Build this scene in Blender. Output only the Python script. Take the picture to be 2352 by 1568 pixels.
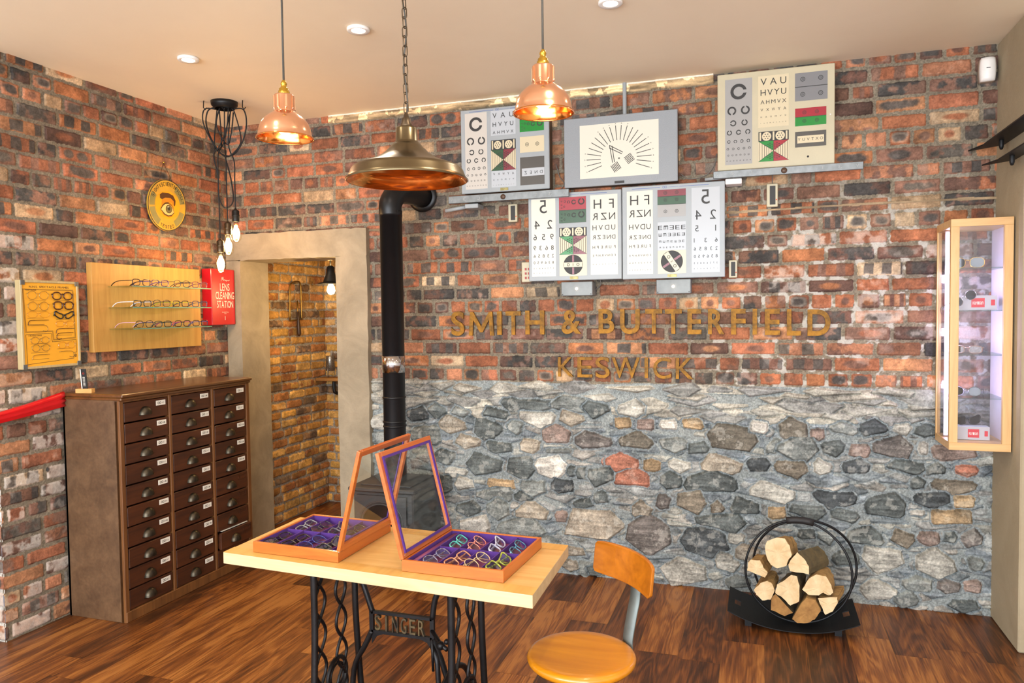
import bpy, math, random
import numpy as np
from mathutils import Vector, Matrix
for o in list(bpy.data.objects): bpy.data.objects.remove(o)
scene = bpy.context.scene
COL = scene.collection
PI = math.pi

# ------------------------------------------------------------------ camera
FPX, YAW, PITCH, ROLL = 1715.4, -0.3214, -0.0395, -0.0129
CAM = np.array([3.2895, -4.0579, 1.4861])
def cam_rows():
    cy, sy = math.cos(YAW), math.sin(YAW)
    f = np.array([sy*math.cos(PITCH), cy*math.cos(PITCH), math.sin(PITCH)])
    r = np.array([cy, -sy, 0.0]); u = np.cross(r, f)
    c, s = math.cos(ROLL), math.sin(ROLL)
    return np.array([c*r+s*u, -s*r+c*u, f])
CR = cam_rows()
cd = bpy.data.cameras.new('camera'); cam = bpy.data.objects.new('camera', cd); COL.objects.link(cam)
cd.sensor_width = 36.0; cd.lens = FPX*36/2352; cd.clip_start = 0.05
m4 = Matrix.Identity(4)
for i in range(3):
    m4[i][0] = CR[0][i]; m4[i][1] = CR[1][i]; m4[i][2] = -CR[2][i]; m4[i][3] = CAM[i]
cam.matrix_world = m4
scene.camera = cam
# survey helpers: where a sight line meets a real plane of the room
def _ray(u, v): return CR.T @ np.array([(u-1176)/FPX, (784-v)/FPX, 1.0])
def on_x(u, v, X): d = _ray(u, v); return CAM+d*(X-CAM[0])/d[0]
def on_y(u, v, Y): d = _ray(u, v); return CAM+d*(Y-CAM[1])/d[1]
def on_z(u, v, Z): d = _ray(u, v); return CAM+d*(Z-CAM[2])/d[2]

# ------------------------------------------------------------------ world, daylight, exposure
world = bpy.data.worlds.new('World'); scene.world = world; world.use_nodes = True
bg = world.node_tree.nodes['Background']
bg.inputs[0].default_value = (0.72, 0.82, 1.0, 1); bg.inputs[1].default_value = 2.2
def area(name, loc, rot, sx, sy, power, color):
    l = bpy.data.lights.new(name, 'AREA'); l.shape = 'RECTANGLE'; l.size = sx; l.size_y = sy
    l.energy = power; l.color = color
    o = bpy.data.objects.new(name, l); COL.objects.link(o); o.location = loc; o.rotation_euler = rot
    return o
# shop window daylight (window_1 in wall_front)
area('window_daylight', (2.2, -6.12, 1.45), (math.radians(103), 0, 0), 5.2, 2.1, 370, (0.90, 0.96, 1.0))
vs = scene.view_settings
scene.view_settings.view_transform = 'Standard'
try: vs.look = 'None'
except Exception: pass
vs.gamma = 1.0; vs.use_curve_mapping = False; vs.exposure = 0.0

# ------------------------------------------------------------------ colour + materials
def lin(c):
    if isinstance(c, str):
        c = tuple(int(c[i:i+2], 16)/255 for i in (0, 2, 4))
    return tuple(((x/12.92) if x <= 0.04045 else ((x+0.055)/1.055)**2.4) for x in c)
def c4(c): return lin(c)+(1.0,)
MATS = {}
def newmat(name):
    m = bpy.data.materials.new(name); m.use_nodes = True
    nt = m.node_tree; return m, nt, nt.nodes['Principled BSDF']
def N(nt, t, **kw):
    n = nt.nodes.new(t)
    for k, v in kw.items():
        if k in n.inputs: n.inputs[k].default_value = v
        else: setattr(n, k, v)
    return n
def mat(name, col, rough=0.5, metal=0.0, var=0.12, scale=14.0, bump=0.0, bscale=120.0, coat=0.0, emit=None, es=0.0, col2=None):
    if name in MATS: return MATS[name]
    m, nt, b = newmat(name); L = nt.links
    tc = N(nt, 'ShaderNodeTexCoord'); nz = N(nt, 'ShaderNodeTexNoise', Scale=scale, Detail=5.0, Roughness=0.6)
    L.new(tc.outputs['Object'], nz.inputs['Vector'])
    mx = N(nt, 'ShaderNodeMix', data_type='RGBA')
    a = lin(col)
    if col2: lo, hi = a, lin(col2)
    else: lo = tuple(x*(1-var) for x in a); hi = tuple(min(1, x*(1+var)) for x in a)
    mx.inputs['A'].default_value = lo+(1,); mx.inputs['B'].default_value = hi+(1,)
    mr = N(nt, 'ShaderNodeMapRange'); mr.inputs['From Min'].default_value = 0.35; mr.inputs['From Max'].default_value = 0.65
    L.new(nz.outputs['Fac'], mr.inputs['Value']); L.new(mr.outputs['Result'], mx.inputs['Factor'])
    L.new(mx.outputs['Result'], b.inputs['Base Color'])
    b.inputs['Roughness'].default_value = rough; b.inputs['Metallic'].default_value = metal
    if coat: b.inputs['Coat Weight'].default_value = coat; b.inputs['Coat Roughness'].default_value = 0.08
    if bump:
        n2 = N(nt, 'ShaderNodeTexNoise', Scale=bscale, Detail=4.0); bp = N(nt, 'ShaderNodeBump', Strength=bump, Distance=0.002)
        L.new(tc.outputs['Object'], n2.inputs['Vector']); L.new(n2.outputs['Fac'], bp.inputs['Height']); L.new(bp.outputs['Normal'], b.inputs['Normal'])
    if emit is not None:
        b.inputs['Emission Color'].default_value = c4(emit); b.inputs['Emission Strength'].default_value = es
    MATS[name] = m; return m
def wood(name, ca, cb, axis='X', sc=1.0, rough=0.4, coat=0.0, dist=1.2, bump=0.08):
    if name in MATS: return MATS[name]
    m, nt, b = newmat(name); L = nt.links
    tc = N(nt, 'ShaderNodeTexCoord'); mp = N(nt, 'ShaderNodeMapping')
    s = {'X': (1.6, 22, 22), 'Y': (22, 1.6, 22), 'Z': (22, 22, 1.6)}[axis]
    mp.inputs['Scale'].default_value = tuple(q*sc for q in s)
    L.new(tc.outputs['Object'], mp.inputs['Vector'])
    n1 = N(nt, 'ShaderNodeTexNoise', Scale=1.0, Detail=7.0, Roughness=0.62, Distortion=dist); L.new(mp.outputs['Vector'], n1.inputs['Vector'])
    n2 = N(nt, 'ShaderNodeTexNoise', Scale=6.0, Detail=3.0); L.new(mp.outputs['Vector'], n2.inputs['Vector'])
    ad = N(nt, 'ShaderNodeMath', operation='MULTIPLY_ADD'); ad.inputs[1].default_value = 0.3
    L.new(n2.outputs['Fac'], ad.inputs[0]); L.new(n1.outputs['Fac'], ad.inputs[2])
    mr = N(nt, 'ShaderNodeMapRange'); mr.inputs['From Min'].default_value = 0.45; mr.inputs['From Max'].default_value = 0.85
    L.new(ad.outputs[0], mr.inputs['Value'])
    mx = N(nt, 'ShaderNodeMix', data_type='RGBA'); mx.inputs['A'].default_value = c4(ca); mx.inputs['B'].default_value = c4(cb)
    L.new(mr.outputs['Result'], mx.inputs['Factor']); L.new(mx.outputs['Result'], b.inputs['Base Color'])
    b.inputs['Roughness'].default_value = rough
    if coat: b.inputs['Coat Weight'].default_value = coat; b.inputs['Coat Roughness'].default_value = 0.12
    bp = N(nt, 'ShaderNodeBump', Strength=bump, Distance=0.001); L.new(n1.outputs['Fac'], bp.inputs['Height']); L.new(bp.outputs['Normal'], b.inputs['Normal'])
    MATS[name] = m; return m
def glass(name, tint=(1, 1, 1), refl=0.06, rough=0.02):
    if name in MATS: return MATS[name]
    m = bpy.data.materials.new(name); m.use_nodes = True; nt = m.node_tree; nt.nodes.clear(); L = nt.links
    out = N(nt, 'ShaderNodeOutputMaterial'); tr = N(nt, 'ShaderNodeBsdfTransparent'); gl = N(nt, 'ShaderNodeBsdfGlossy')
    tr.inputs['Color'].default_value = tuple(tint)+(1,); gl.inputs['Roughness'].default_value = rough
    lw = N(nt, 'ShaderNodeLayerWeight', Blend=0.5); pw = N(nt, 'ShaderNodeMath', operation='POWER'); pw.inputs[1].default_value = 4.0
    ad = N(nt, 'ShaderNodeMath', operation='MULTIPLY_ADD'); ad.inputs[1].default_value = 0.6; ad.inputs[2].default_value = refl*.5
    L.new(lw.outputs['Facing'], pw.inputs[0]); L.new(pw.outputs[0], ad.inputs[0]); mx = N(nt, 'ShaderNodeMixShader'); L.new(ad.outputs[0], mx.inputs[0])
    L.new(tr.outputs[0], mx.inputs[1]); L.new(gl.outputs[0], mx.inputs[2]); L.new(mx.outputs[0], out.inputs[0])
    MATS[name] = m; return m
def lamp(name, col, s): return mat(name, col, 0.5, emit=col, es=s, var=0.0)

# ------------------------------------------------------------------ mesh builder
WLOC = {}
class MB:
    def __init__(s): s.v = []; s.f = []; s.m = []; s.s = []
    def add(s, vs, fs, m=0, smooth=False):
        b = len(s.v); s.v += [tuple(float(c) for c in q) for q in vs]
        for f in fs: s.f.append([b+i for i in f]); s.m.append(m); s.s.append(smooth)
        return s
    def obox(s, c, ax, h, m=0, bev=0.0):
        c = Vector(c); A = [Vector(a).normalized() for a in ax]
        if A[0].cross(A[1]).dot(A[2]) < 0: A[2] = -A[2]
        bev = min(bev, min(h)*0.49)
        if bev <= 0:
            vs = [c+A[0]*h[0]*i+A[1]*h[1]*j+A[2]*h[2]*k for i in (-1, 1) for j in (-1, 1) for k in (-1, 1)]
            return s.add(vs, [(0, 1, 3, 2), (4, 6, 7, 5), (0, 4, 5, 1), (2, 3, 7, 6), (0, 2, 6, 4), (1, 5, 7, 3)], m)
        vs = []; idx = {}
        for i in (-1, 1):
            for j in (-1, 1):
                for k in (-1, 1):
                    for a in range(3):
                        d = [h[t]-(0 if t == a else bev) for t in range(3)]
                        idx[(i, j, k, a)] = len(vs); vs.append(c+A[0]*d[0]*i+A[1]*d[1]*j+A[2]*d[2]*k)
        fs = []
        for a in range(3):
            b_, c_ = (a+1) % 3, (a+2) % 3
            for sg in (-1, 1):
                q = []
                for (p, r) in ((-1, -1), (1, -1), (1, 1), (-1, 1)):
                    t = [0, 0, 0]; t[a] = sg; t[b_] = p; t[c_] = r; q.append(idx[tuple(t)+(a,)])
                fs.append(q if sg > 0 else q[::-1])
        for a in range(3):
            b_, c_ = (a+1) % 3, (a+2) % 3
            for p in (-1, 1):
                for r in (-1, 1):
                    t0 = [0, 0, 0]; t0[a] = -1; t0[b_] = p; t0[c_] = r; t1 = list(t0); t1[a] = 1
                    q = [idx[tuple(t0)+(b_,)], idx[tuple(t1)+(b_,)], idx[tuple(t1)+(c_,)], idx[tuple(t0)+(c_,)]]
                    fs.append(q if p*r < 0 else q[::-1])
        for i in (-1, 1):
            for j in (-1, 1):
                for k in (-1, 1):
                    q = [idx[(i, j, k, 0)], idx[(i, j, k, 1)], idx[(i, j, k, 2)]]
                    fs.append(q if i*j*k > 0 else q[::-1])
        return s.add(vs, fs, m)
    def box(s, x0, y0, z0, x1, y1, z1, m=0, bev=0.0):
        return s.obox(((x0+x1)/2, (y0+y1)/2, (z0+z1)/2), ((1, 0, 0), (0, 1, 0), (0, 0, 1)), (abs(x1-x0)/2, abs(y1-y0)/2, abs(z1-z0)/2), m, bev)
    def bar(s, a, b, w, t, up=(0, 0, 1), m=0, bev=0.0):
        a, b = Vector(a), Vector(b); d = b-a; L = d.length; d.normalize(); u = Vector(up); u = (u-d*u.dot(d)).normalized(); w_ = d.cross(u)
        return s.obox((a+b)/2, (d, u, w_), (L/2, t/2, w/2), m, bev)
    def tube(s, pts, r, n=8, m=0, closed=False, smooth=True, flat=None):
        P = [Vector(p) for p in pts]; k = len(P); R_ = r if isinstance(r, (list, tuple)) else [r]*k
        T = []
        for i in range(k):
            a = P[(i-1) % k] if (closed or i > 0) else P[0]; b = P[(i+1) % k] if (closed or i < k-1) else P[-1]
            T.append((b-a).normalized())
        u = T[0].orthogonal().normalized()
        if flat is not None: u = Vector(flat[0]); u = (u-T[0]*u.dot(T[0])).normalized()
        vs = []
        for i in range(k):
            if flat is not None: u = Vector(flat[0])
            u = (u-T[i]*u.dot(T[i]))
            u = u.normalized() if u.length > 1e-6 else T[i].orthogonal().normalized()
            w = T[i].cross(u); fz = flat[1] if flat is not None else 1.0
            for j in range(n):
                a = 2*PI*(j+0.5)/n; vs.append(P[i]+(u*math.cos(a)+w*math.sin(a)*fz)*R_[i])
        fs = []
        for i in range(k if closed else k-1):
            i2 = (i+1) % k
            for j in range(n): fs.append((i*n+j, i*n+(j+1) % n, i2*n+(j+1) % n, i2*n+j))
        if not closed: fs.append(list(range(n))[::-1]); fs.append([(k-1)*n+j for j in range(n)])
        return s.add(vs, fs, m, smooth)
    def lathe(s, prof, c=(0, 0, 0), n=32, m=0, ax=(0, 0, 1), smooth=True, sy=1.0):
        c = Vector(c); ax = Vector(ax).normalized(); u = ax.orthogonal().normalized()
        if abs(ax.z) > 0.99: u = Vector((1, 0, 0))
        w = ax.cross(u); vs = []; fs = []; k = len(prof)
        for (r, z) in prof:
            for j in range(n):
                a = 2*PI*j/n; vs.append(c+ax*z+(u*math.cos(a)+w*math.sin(a)*sy)*max(r, 1e-5))
        for i in range(k-1):
            for j in range(n): fs.append((i*n+j, i*n+(j+1) % n, (i+1)*n+(j+1) % n, (i+1)*n+j))
        return s.add(vs, fs, m, smooth)
    def prism(s, poly, O, U, V, W, d0, d1, m=0, ms=None, smooth=False):
        O, U, V, W = Vector(O), Vector(U), Vector(V), Vector(W); n = len(poly)
        vs = [O+U*a+V*b+W*d0 for a, b in poly]+[O+U*a+V*b+W*d1 for a, b in poly]
        s.add(vs, [[i, (i+1) % n, n+(i+1) % n, n+i] for i in range(n)], m if ms is None else ms, smooth)
        s.add(vs, [list(range(n))[::-1], list(range(n, 2*n))], m); return s
    def ball(s, c, r, n=14, m=0):
        rx, ry, rz = r if isinstance(r, (tuple, list)) else (r, r, r)
        k = max(6, n//2); vs = []; fs = []
        for i in range(k+1):
            t = PI*i/k
            for j in range(n):
                a = 2*PI*j/n; vs.append((c[0]+rx*math.sin(t)*math.cos(a), c[1]+ry*math.sin(t)*math.sin(a), c[2]-rz*math.cos(t)))
        for i in range(k):
            for j in range(n): fs.append((i*n+j, i*n+(j+1) % n, (i+1)*n+(j+1) % n, (i+1)*n+j))
        return s.add(vs, fs, m, True)
    def build(s, name, mats, parent=None, origin=None):
        if not isinstance(mats, (list, tuple)): mats = [mats]
        if parent is not None: o0 = Vector(WLOC.get(parent.name, (0, 0, 0))); loc = (0, 0, 0)
        else:
            if origin is None:
                xs = [v[0] for v in s.v]; ys = [v[1] for v in s.v]; zs = [v[2] for v in s.v]
                origin = ((min(xs)+max(xs))/2, (min(ys)+max(ys))/2, min(zs))
            o0 = Vector(origin); loc = tuple(origin)
        me = bpy.data.meshes.new(name)
        me.from_pydata([(v[0]-o0[0], v[1]-o0[1], v[2]-o0[2]) for v in s.v], [], s.f)
        for m in mats: me.materials.append(m)
        me.polygons.foreach_set('material_index', s.m); me.polygons.foreach_set('use_smooth', s.s)
        me.validate(); me.update()
        o = bpy.data.objects.new(name, me); COL.objects.link(o); o.location = loc
        WLOC[o.name] = tuple(o0)
        if parent is not None: o.parent = parent
        return o
def tag(o, label=None, cat=None, group=None, kind=None):
    if label: o['label'] = label
    if cat: o['category'] = cat
    if group: o['group'] = group
    if kind: o['kind'] = kind
    return o
def thing(name, loc, label, cat, group=None):
    o = bpy.data.objects.new(name, None); COL.objects.link(o); o.location = loc; o.empty_display_size = 0.05
    WLOC[o.name] = tuple(loc); return tag(o, label, cat, group)
def copy_tree(o, parent=None):
    c = o.copy(); COL.objects.link(c)
    if parent is not None: c.parent = parent
    for ch in [q for q in COL.objects if q.parent == o]: copy_tree(ch, c)
    return c
def plight(name, loc, power, col, r=0.03, parent=None, spot=None, blend=0.6):
    l = bpy.data.lights.new(name, 'SPOT' if spot else 'POINT'); l.energy = power; l.color = col; l.shadow_soft_size = r
    if spot: l.spot_size = math.radians(spot); l.spot_blend = blend
    o = bpy.data.objects.new(name, l); COL.objects.link(o); o.location = loc
    if parent is not None:
        o.parent = parent; w = WLOC[parent.name]; o.location = (loc[0]-w[0], loc[1]-w[1], loc[2]-w[2])
    return o
WARM = (1.0, 0.66, 0.33); WARM2 = (1.0, 0.86, 0.68)

# ------------------------------------------------------------------ glyphs from the built-in font
_G = {}
def glyph(ch, bold=0.0):
    bold = 0.0
    k = (ch, bold)
    if k in _G: return _G[k]
    cu = bpy.data.curves.new('g', 'FONT'); cu.body = ch; cu.size = 1.0; cu.offset = bold; cu.resolution_u = 4; cu.fill_mode = 'FRONT'
    ob = bpy.data.objects.new('g', cu); COL.objects.link(ob)
    me = bpy.data.meshes.new_from_object(ob)
    vs = [(v.co.x, v.co.y) for v in me.vertices]; fs = [list(p.vertices) for p in me.polygons]
    bpy.data.objects.remove(ob); bpy.data.curves.remove(cu); bpy.data.meshes.remove(me)
    xs = [v[0] for v in vs] or [0, 1]; ys = [v[1] for v in vs] or [0, 1]
    x0, x1, y0, y1 = min(xs), max(xs), min(ys), max(ys)
    _G[k] = ([((a-x0)/max(1e-6, x1-x0), (b-y0)/max(1e-6, y1-y0)) for a, b in vs], fs, (x1-x0)/max(1e-6, (y1-y0)))
    return _G[k]
class Face:
    """a printed face: O lower-left corner, U to the right, V up, N outwards"""
    def __init__(s, O, U, V, N, mb=None): s.O = Vector(O); s.U = Vector(U).normalized(); s.V = Vector(V).normalized(); s.N = Vector(N).normalized(); s.mb = mb or MB()
    def P(s, u, v, l): return s.O+s.U*u+s.V*v+s.N*(0.0007*l)
    def poly(s, pts, m, l=1):
        P = [s.P(a, b, l) for a, b in pts]
        ar = sum(pts[i][0]*pts[(i+1) % len(pts)][1]-pts[(i+1) % len(pts)][0]*pts[i][1] for i in range(len(pts)))
        s.mb.add(P if ar > 0 else P[::-1], [list(range(len(P)))], m)
    def rect(s, u0, v0, u1, v1, m, l=1): s.poly([(u0, v0), (u1, v0), (u1, v1), (u0, v1)], m, l)
    def line(s, a, b, w, m, l=2):
        dx, dy = b[0]-a[0], b[1]-a[1]; L = math.hypot(dx, dy) or 1; nx, ny = -dy/L*w/2, dx/L*w/2
        s.poly([(a[0]+nx, a[1]+ny), (a[0]-nx, a[1]-ny), (b[0]-nx, b[1]-ny), (b[0]+nx, b[1]+ny)], m, l)
    def lines(s, pts, w, m, l=2, closed=False):
        for i in range(len(pts)-(0 if closed else 1)): s.line(pts[i], pts[(i+1) % len(pts)], w, m, l)
    def disc(s, u, v, r, m, l=2, ry=None, n=20): s.poly([(u+r*math.cos(2*PI*i/n), v+(ry or r)*math.sin(2*PI*i/n)) for i in range(n)], m, l)
    def ring(s, u, v, ro, ri, m, l=2, gap=None, gw=0.2, n=24):
        # landolt ring; gap = direction in degrees, parallel-sided gap of width gw*2*ro
        a0, a1 = (0, 2*PI) if gap is None else (math.radians(gap)+math.asin(gw), math.radians(gap)+2*PI-math.asin(gw))
        b0, b1 = (a0, a1) if gap is None else (math.radians(gap)+math.asin(min(.99, gw*ro/ri)), math.radians(gap)+2*PI-math.asin(min(.99, gw*ro/ri)))
        for i in range(n):
            A, B = a0+(a1-a0)*i/n, a0+(a1-a0)*(i+1)/n; C, D = b0+(b1-b0)*i/n, b0+(b1-b0)*(i+1)/n
            s.poly([(u+ro*math.cos(A), v+ro*math.sin(A)), (u+ro*math.cos(B), v+ro*math.sin(B)), (u+ri*math.cos(D), v+ri*math.sin(D)), (u+ri*math.cos(C), v+ri*math.sin(C))], m, l)
    def glyph(s, ch, u0, v0, u1, v1, m, l=2, mirror=False, bold=0.0, rot=0):
        vs, fs, _ = glyph(ch, bold); c, sn = math.cos(rot), math.sin(rot); cu, cv = (u0+u1)/2, (v0+v1)/2; P = []
        for a, b in vs:
            if mirror: a = 1-a
            x, y = (a-.5)*(u1-u0), (b-.5)*(v1-v0); P.append(s.P(cu+x*c-y*sn, cv+x*sn+y*c, l))
        s.mb.add(P, [f[::-1] for f in fs] if mirror else fs, m)
    def text(s, t, u, v, h, m, l=2, mirror=False, bold=0.0, width=None, anchor='c'):
        """one line of text fitted to height h, centred on u (or starting there)"""
        ws = []
        for ch in t:
            if ch == ' ': ws.append(0.35*h); continue
            ws.append(glyph(ch, bold)[2]*h*(0.25 if ch in "-." else 1.0))
        gap = 0.14*h; tot = sum(ws)+gap*(len(t)-1); k = 1.0 if width is None else width/tot
        x = u-tot*k/2 if anchor == 'c' else u
        seq = list(zip(t, ws)); seq = seq[::-1] if mirror else seq
        for ch, w in seq:
            if ch != ' ':
                if ch == '.': s.rect(x, v, x+w*k*.6, v+h*.16, m, l)
                else: s.glyph(ch, x, v, x+w*k, v+h, m, l, mirror, bold)
            x += (w+gap)*k
    def spread(s, t, u0, u1, v, h, m, l=2, mirror=False, bold=0.0, asp=0.8):
        """characters spaced evenly between u0 and u1"""
        n = len(t); tt = t
        for i, ch in enumerate(tt):
            w = min(glyph(ch, bold)[2], 1.2)*h if ch not in 'MW' else h*1.05
            w = w*asp/0.8
            c = (u0+u1)/2 if n == 1 else u0+w/2+(u1-u0-w)*i/(n-1)
            s.glyph(ch, c-w/2, v, c+w/2, v+h, m, l, mirror, bold)
# ------------------------------------------------------------------ masonry: relief meshes grown from lists of bricks and stones
def vn(x, y, seed):
    xi = np.floor(x).astype(np.int64); yi = np.floor(y).astype(np.int64); fx = x-xi; fy = y-yi
    fx = fx*fx*(3-2*fx); fy = fy*fy*(3-2*fy)
    def h(a, b):
        n = (a*374761393+b*668265263+seed*1442695041) & 0xffffffff
        n = ((n ^ (n >> 13))*1274126177) & 0xffffffff
        return ((n ^ (n >> 16)) & 0xffff)/65535.0
    return (h(xi, yi)*(1-fx)+h(xi+1, yi)*fx)*(1-fy)+(h(xi, yi+1)*(1-fx)+h(xi+1, yi+1)*fx)*fy
def fbm(x, y, seed, o=4):
    t = 0; a = 0.5; s = 0
    for i in range(o): t = t+a*vn(x*2**i, y*2**i, seed+i*17); s += a; a *= 0.5
    return t/s
def sstep(a, b, x):
    t = np.clip((x-a)/(b-a), 0, 1); return t*t*(3-2*t)
C_ = lambda h: np.array([int(h[i:i+2], 16)/255 for i in (0, 2, 4)])
class Relief:
    def __init__(s, S0, S1, Z0, Z1, res, seed, mortar, mortar2):
        s.seed = seed; s.S0, s.Z0 = S0, Z0
        s.ns = int(round((S1-S0)/res))+1; s.nz = int(round((Z1-Z0)/res))+1
        s.ax = np.linspace(S0, S1, s.ns); s.az = np.linspace(Z0, Z1, s.nz); s.rs = (S1-S0)/(s.ns-1); s.rz = (Z1-Z0)/(s.nz-1)
        s.X, s.Z = np.meshgrid(s.ax, s.az)
        s.n1 = fbm(s.X*60, s.Z*60, seed, 3)-.5; s.n2 = fbm(s.X*14, s.Z*14, seed+5, 4)-.5; s.n3 = fbm(s.X*180, s.Z*180, seed+9, 2)-.5
        s.nst = fbm(s.X*9, s.Z*70, seed+31, 4)-.5; s.n5 = fbm(s.X*4, s.Z*4, seed+77, 3)-.5; s.nw = fbm(s.X*28, s.Z*28, seed+55, 4)-.5
        s.H = 0.004*s.n2+0.0025*s.n1
        t = np.clip(.5+1.6*s.n2, 0, 1)[..., None]
        s.C = (C_(mortar)*(1-t)+C_(mortar2)*t)*(1+.5*s.n3[..., None]); s.M = np.zeros_like(s.H)
    def sl(s, a, b, c, d, pad=0.02):
        i0 = max(0, int((a-pad-s.S0)/s.rs)); i1 = min(s.ns, int((b+pad-s.S0)/s.rs)+2)
        j0 = max(0, int((c-pad-s.Z0)/s.rz)); j1 = min(s.nz, int((d+pad-s.Z0)/s.rz)+2)
        return (slice(j0, j1), slice(i0, i1)) if i1 > i0 and j1 > j0 else None
    def brick(s, a, b, c, d, rng, base, alt, kind, hb=0.008, rad=0.008, wob=0.006, white=0.0):
        k = s.sl(a, b, c, d)
        if k is None: return
        X, Z = s.X[k], s.Z[k]; xc, zc, hw, hh = (a+b)/2, (c+d)/2, (b-a)/2, (d-c)/2
        ang = rng.uniform(-.012, .012); dx = X-xc; dz = Z-zc+dx*ang
        q1 = np.maximum(np.abs(dx)-hw+rad, 0); q2 = np.maximum(np.abs(dz)-hh+rad, 0)
        sd = np.hypot(q1, q2)-rad+wob*s.n1[k]*1.3+wob*.9*s.n2[k]
        inn = sd < 0; P = dx/hw; Q = dz/hh; B = C_(base); A = C_(alt)
        nn = s.n2[k]; ox = rng.uniform(-.1, .1); w = np.zeros_like(P)
        if kind == 1: w = 1-sstep(.6, 1.0, (np.abs((P-ox)/.95)**3+np.abs(Q/.86)**3)**(1/3.)+.8*nn+.3*s.n1[k])
        elif kind == 2:
            for cx in (-.48+ox, .45+ox): w = np.maximum(w, 1-sstep(.6, 1., np.hypot((P-cx)/.4, Q/.9)+.9*nn))
        elif kind == 3: w = sstep(-.25, .0, np.cos((P+ox)*rng.uniform(5, 8)+1.2*nn+rng.uniform(0, 6)))*(1-sstep(.75, 1., np.abs(Q)+.4*nn))
        elif kind == 4: w = sstep(-.15, .2, s.nw[k]*1.6+.25*P*rng.choice([-1, 1]))
        elif kind == 5: w = 1-sstep(.5, .9, np.hypot((P-ox)/.7, Q/.85)+.6*nn)
        w = w[..., None]*.92
        col = B*(1-w)+A*w
        v = (1+.5*nn+.35*s.nw[k]+.28*s.n3[k]+.22*s.n1[k])[..., None]; col = col*v*rng.uniform(.88, 1.1)
        if kind == 1 and rng.random() < .25:
            e = (sstep(.35, .0, np.abs((np.abs((P-ox)/.9)**3+np.abs(Q/.78)**3)**(1/3.)-.8)))[..., None]*.25; col = col*(1-e)+C_('d8c8b0')*e
        if white > 0:
            e = (sstep(.02, .22, s.nw[k]+.4*(white-.35)+.2*s.n5[k])*min(1, white)*(.2+.8*sstep(-.022, -.004, sd)))[..., None]*.85; col = col*(1-e)+C_('d0c7bd')*e
        h = hb*rng.uniform(.6, 1.25)*sstep(0, .007, -sd)+.0018*s.n1[k]+.003*s.n2[k]+.001*s.n3[k]+rng.uniform(-.01, .01)*dx
        s.H[k] = np.where(inn, h, s.H[k]); s.C[k] = np.where(inn[..., None], col, s.C[k]); s.M[k] = np.where(inn, 1, s.M[k])
    def bricks(s, z0, z1, pitch, rng, pick, sa, sb, hdr=5, hoff=0, joint=.017, blen=.222, avoid=None, wf=None, **kw):
        z = z0; c = 0
        while z < z1-.02:
            ph = pitch*rng.uniform(.95, 1.05); header = hdr and (c % hdr == hoff)
            x = sa-rng.uniform(0, .2)
            while x < sb:
                L = (blen*.5 if header else blen)*rng.uniform(.93, 1.05)
                if not header and rng.random() < .13: L = blen*rng.choice([.5, .5, .72])
                a, b = x+joint/2, x+L-joint/2; zc = z+ph/2
                if not (avoid and avoid((a+b)/2, zc)):
                    base, alt, kind = pick((a+b)/2, zc, header or L < .14)
                    s.brick(a, b, z+joint/2+rng.uniform(-.002, .002), z+ph-joint/2+rng.uniform(-.002, .002), rng, base, alt, kind, white=(wf((a+b)/2, zc) if wf else 0), **kw)
                x += L
            z += ph; c += 1
    def stone(s, xc, zc, hw, hh, rng, base, n=7, h0=.014, speck=.5, ring=.006, p=2.6, rough=1.0, mort=None, crack=False):
        k = s.sl(xc-hw, xc+hw, zc-hh, zc+hh, .03)
        if k is None: return
        dx = s.X[k]-xc; dz = s.Z[k]-zc; off = rng.uniform(0, 2*PI)
        sd = np.full_like(dx, -9.)
        for i in range(n):
            t = off+2*PI*(i+rng.uniform(-.25, .25))/n; nx, nz = math.cos(t), math.sin(t)
            # support distance of a superellipse in this direction
            q = p/(p-1.); sup = ((abs(hw*nx))**q+(abs(hh*nz))**q)**(1/q)*rng.uniform(.86, 1.0)
            sd = np.maximum(sd, dx*nx+dz*nz-sup)
        sd = sd+(.007*s.n1[k]+.012*s.n2[k])*rough
        inn = sd < 0; rg = (sd >= 0) & (sd < ring)
        B = C_(base); col = B*(1+.5*s.n2[k]+.55*s.nst[k]+.4*s.n3[k]+.25*s.n1[k])[..., None]*rng.uniform(.94, 1.08)
        e = (sstep(.08, .2, s.nw[k]+.15*s.n3[k])*speck)[..., None]*.75; col = col*(1-e)+C_('cfccc2')*e
        tx, tz = rng.uniform(-.06, .06), rng.uniform(-.12, .12)
        h = h0*rng.uniform(.75, 1.2)*sstep(0, .012, -sd)+tx*dx+tz*dz+.010*s.nst[k]+.010*s.n2[k]+.004*s.n1[k]
        if crack: rg2 = (sd >= 0) & (sd < .0042) & (dz < -hh*.35+.25*hw*s.n2[k]); s.H[k] = np.where(rg2 & ~inn, -.012, s.H[k])
        s.H[k] = np.where(inn, h, np.where(rg & ~(rg2 if crack else np.zeros_like(inn)), np.minimum(s.H[k], .001+.003*s.n2[k]), s.H[k])); s.C[k] = np.where(inn[..., None], col, s.C[k]); s.M[k] = np.where(inn, 1, s.M[k])
        if mort is not None: s.C[k] = np.where(rg[..., None], mort*(1+.5*s.n3[k])[..., None], s.C[k])
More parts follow.
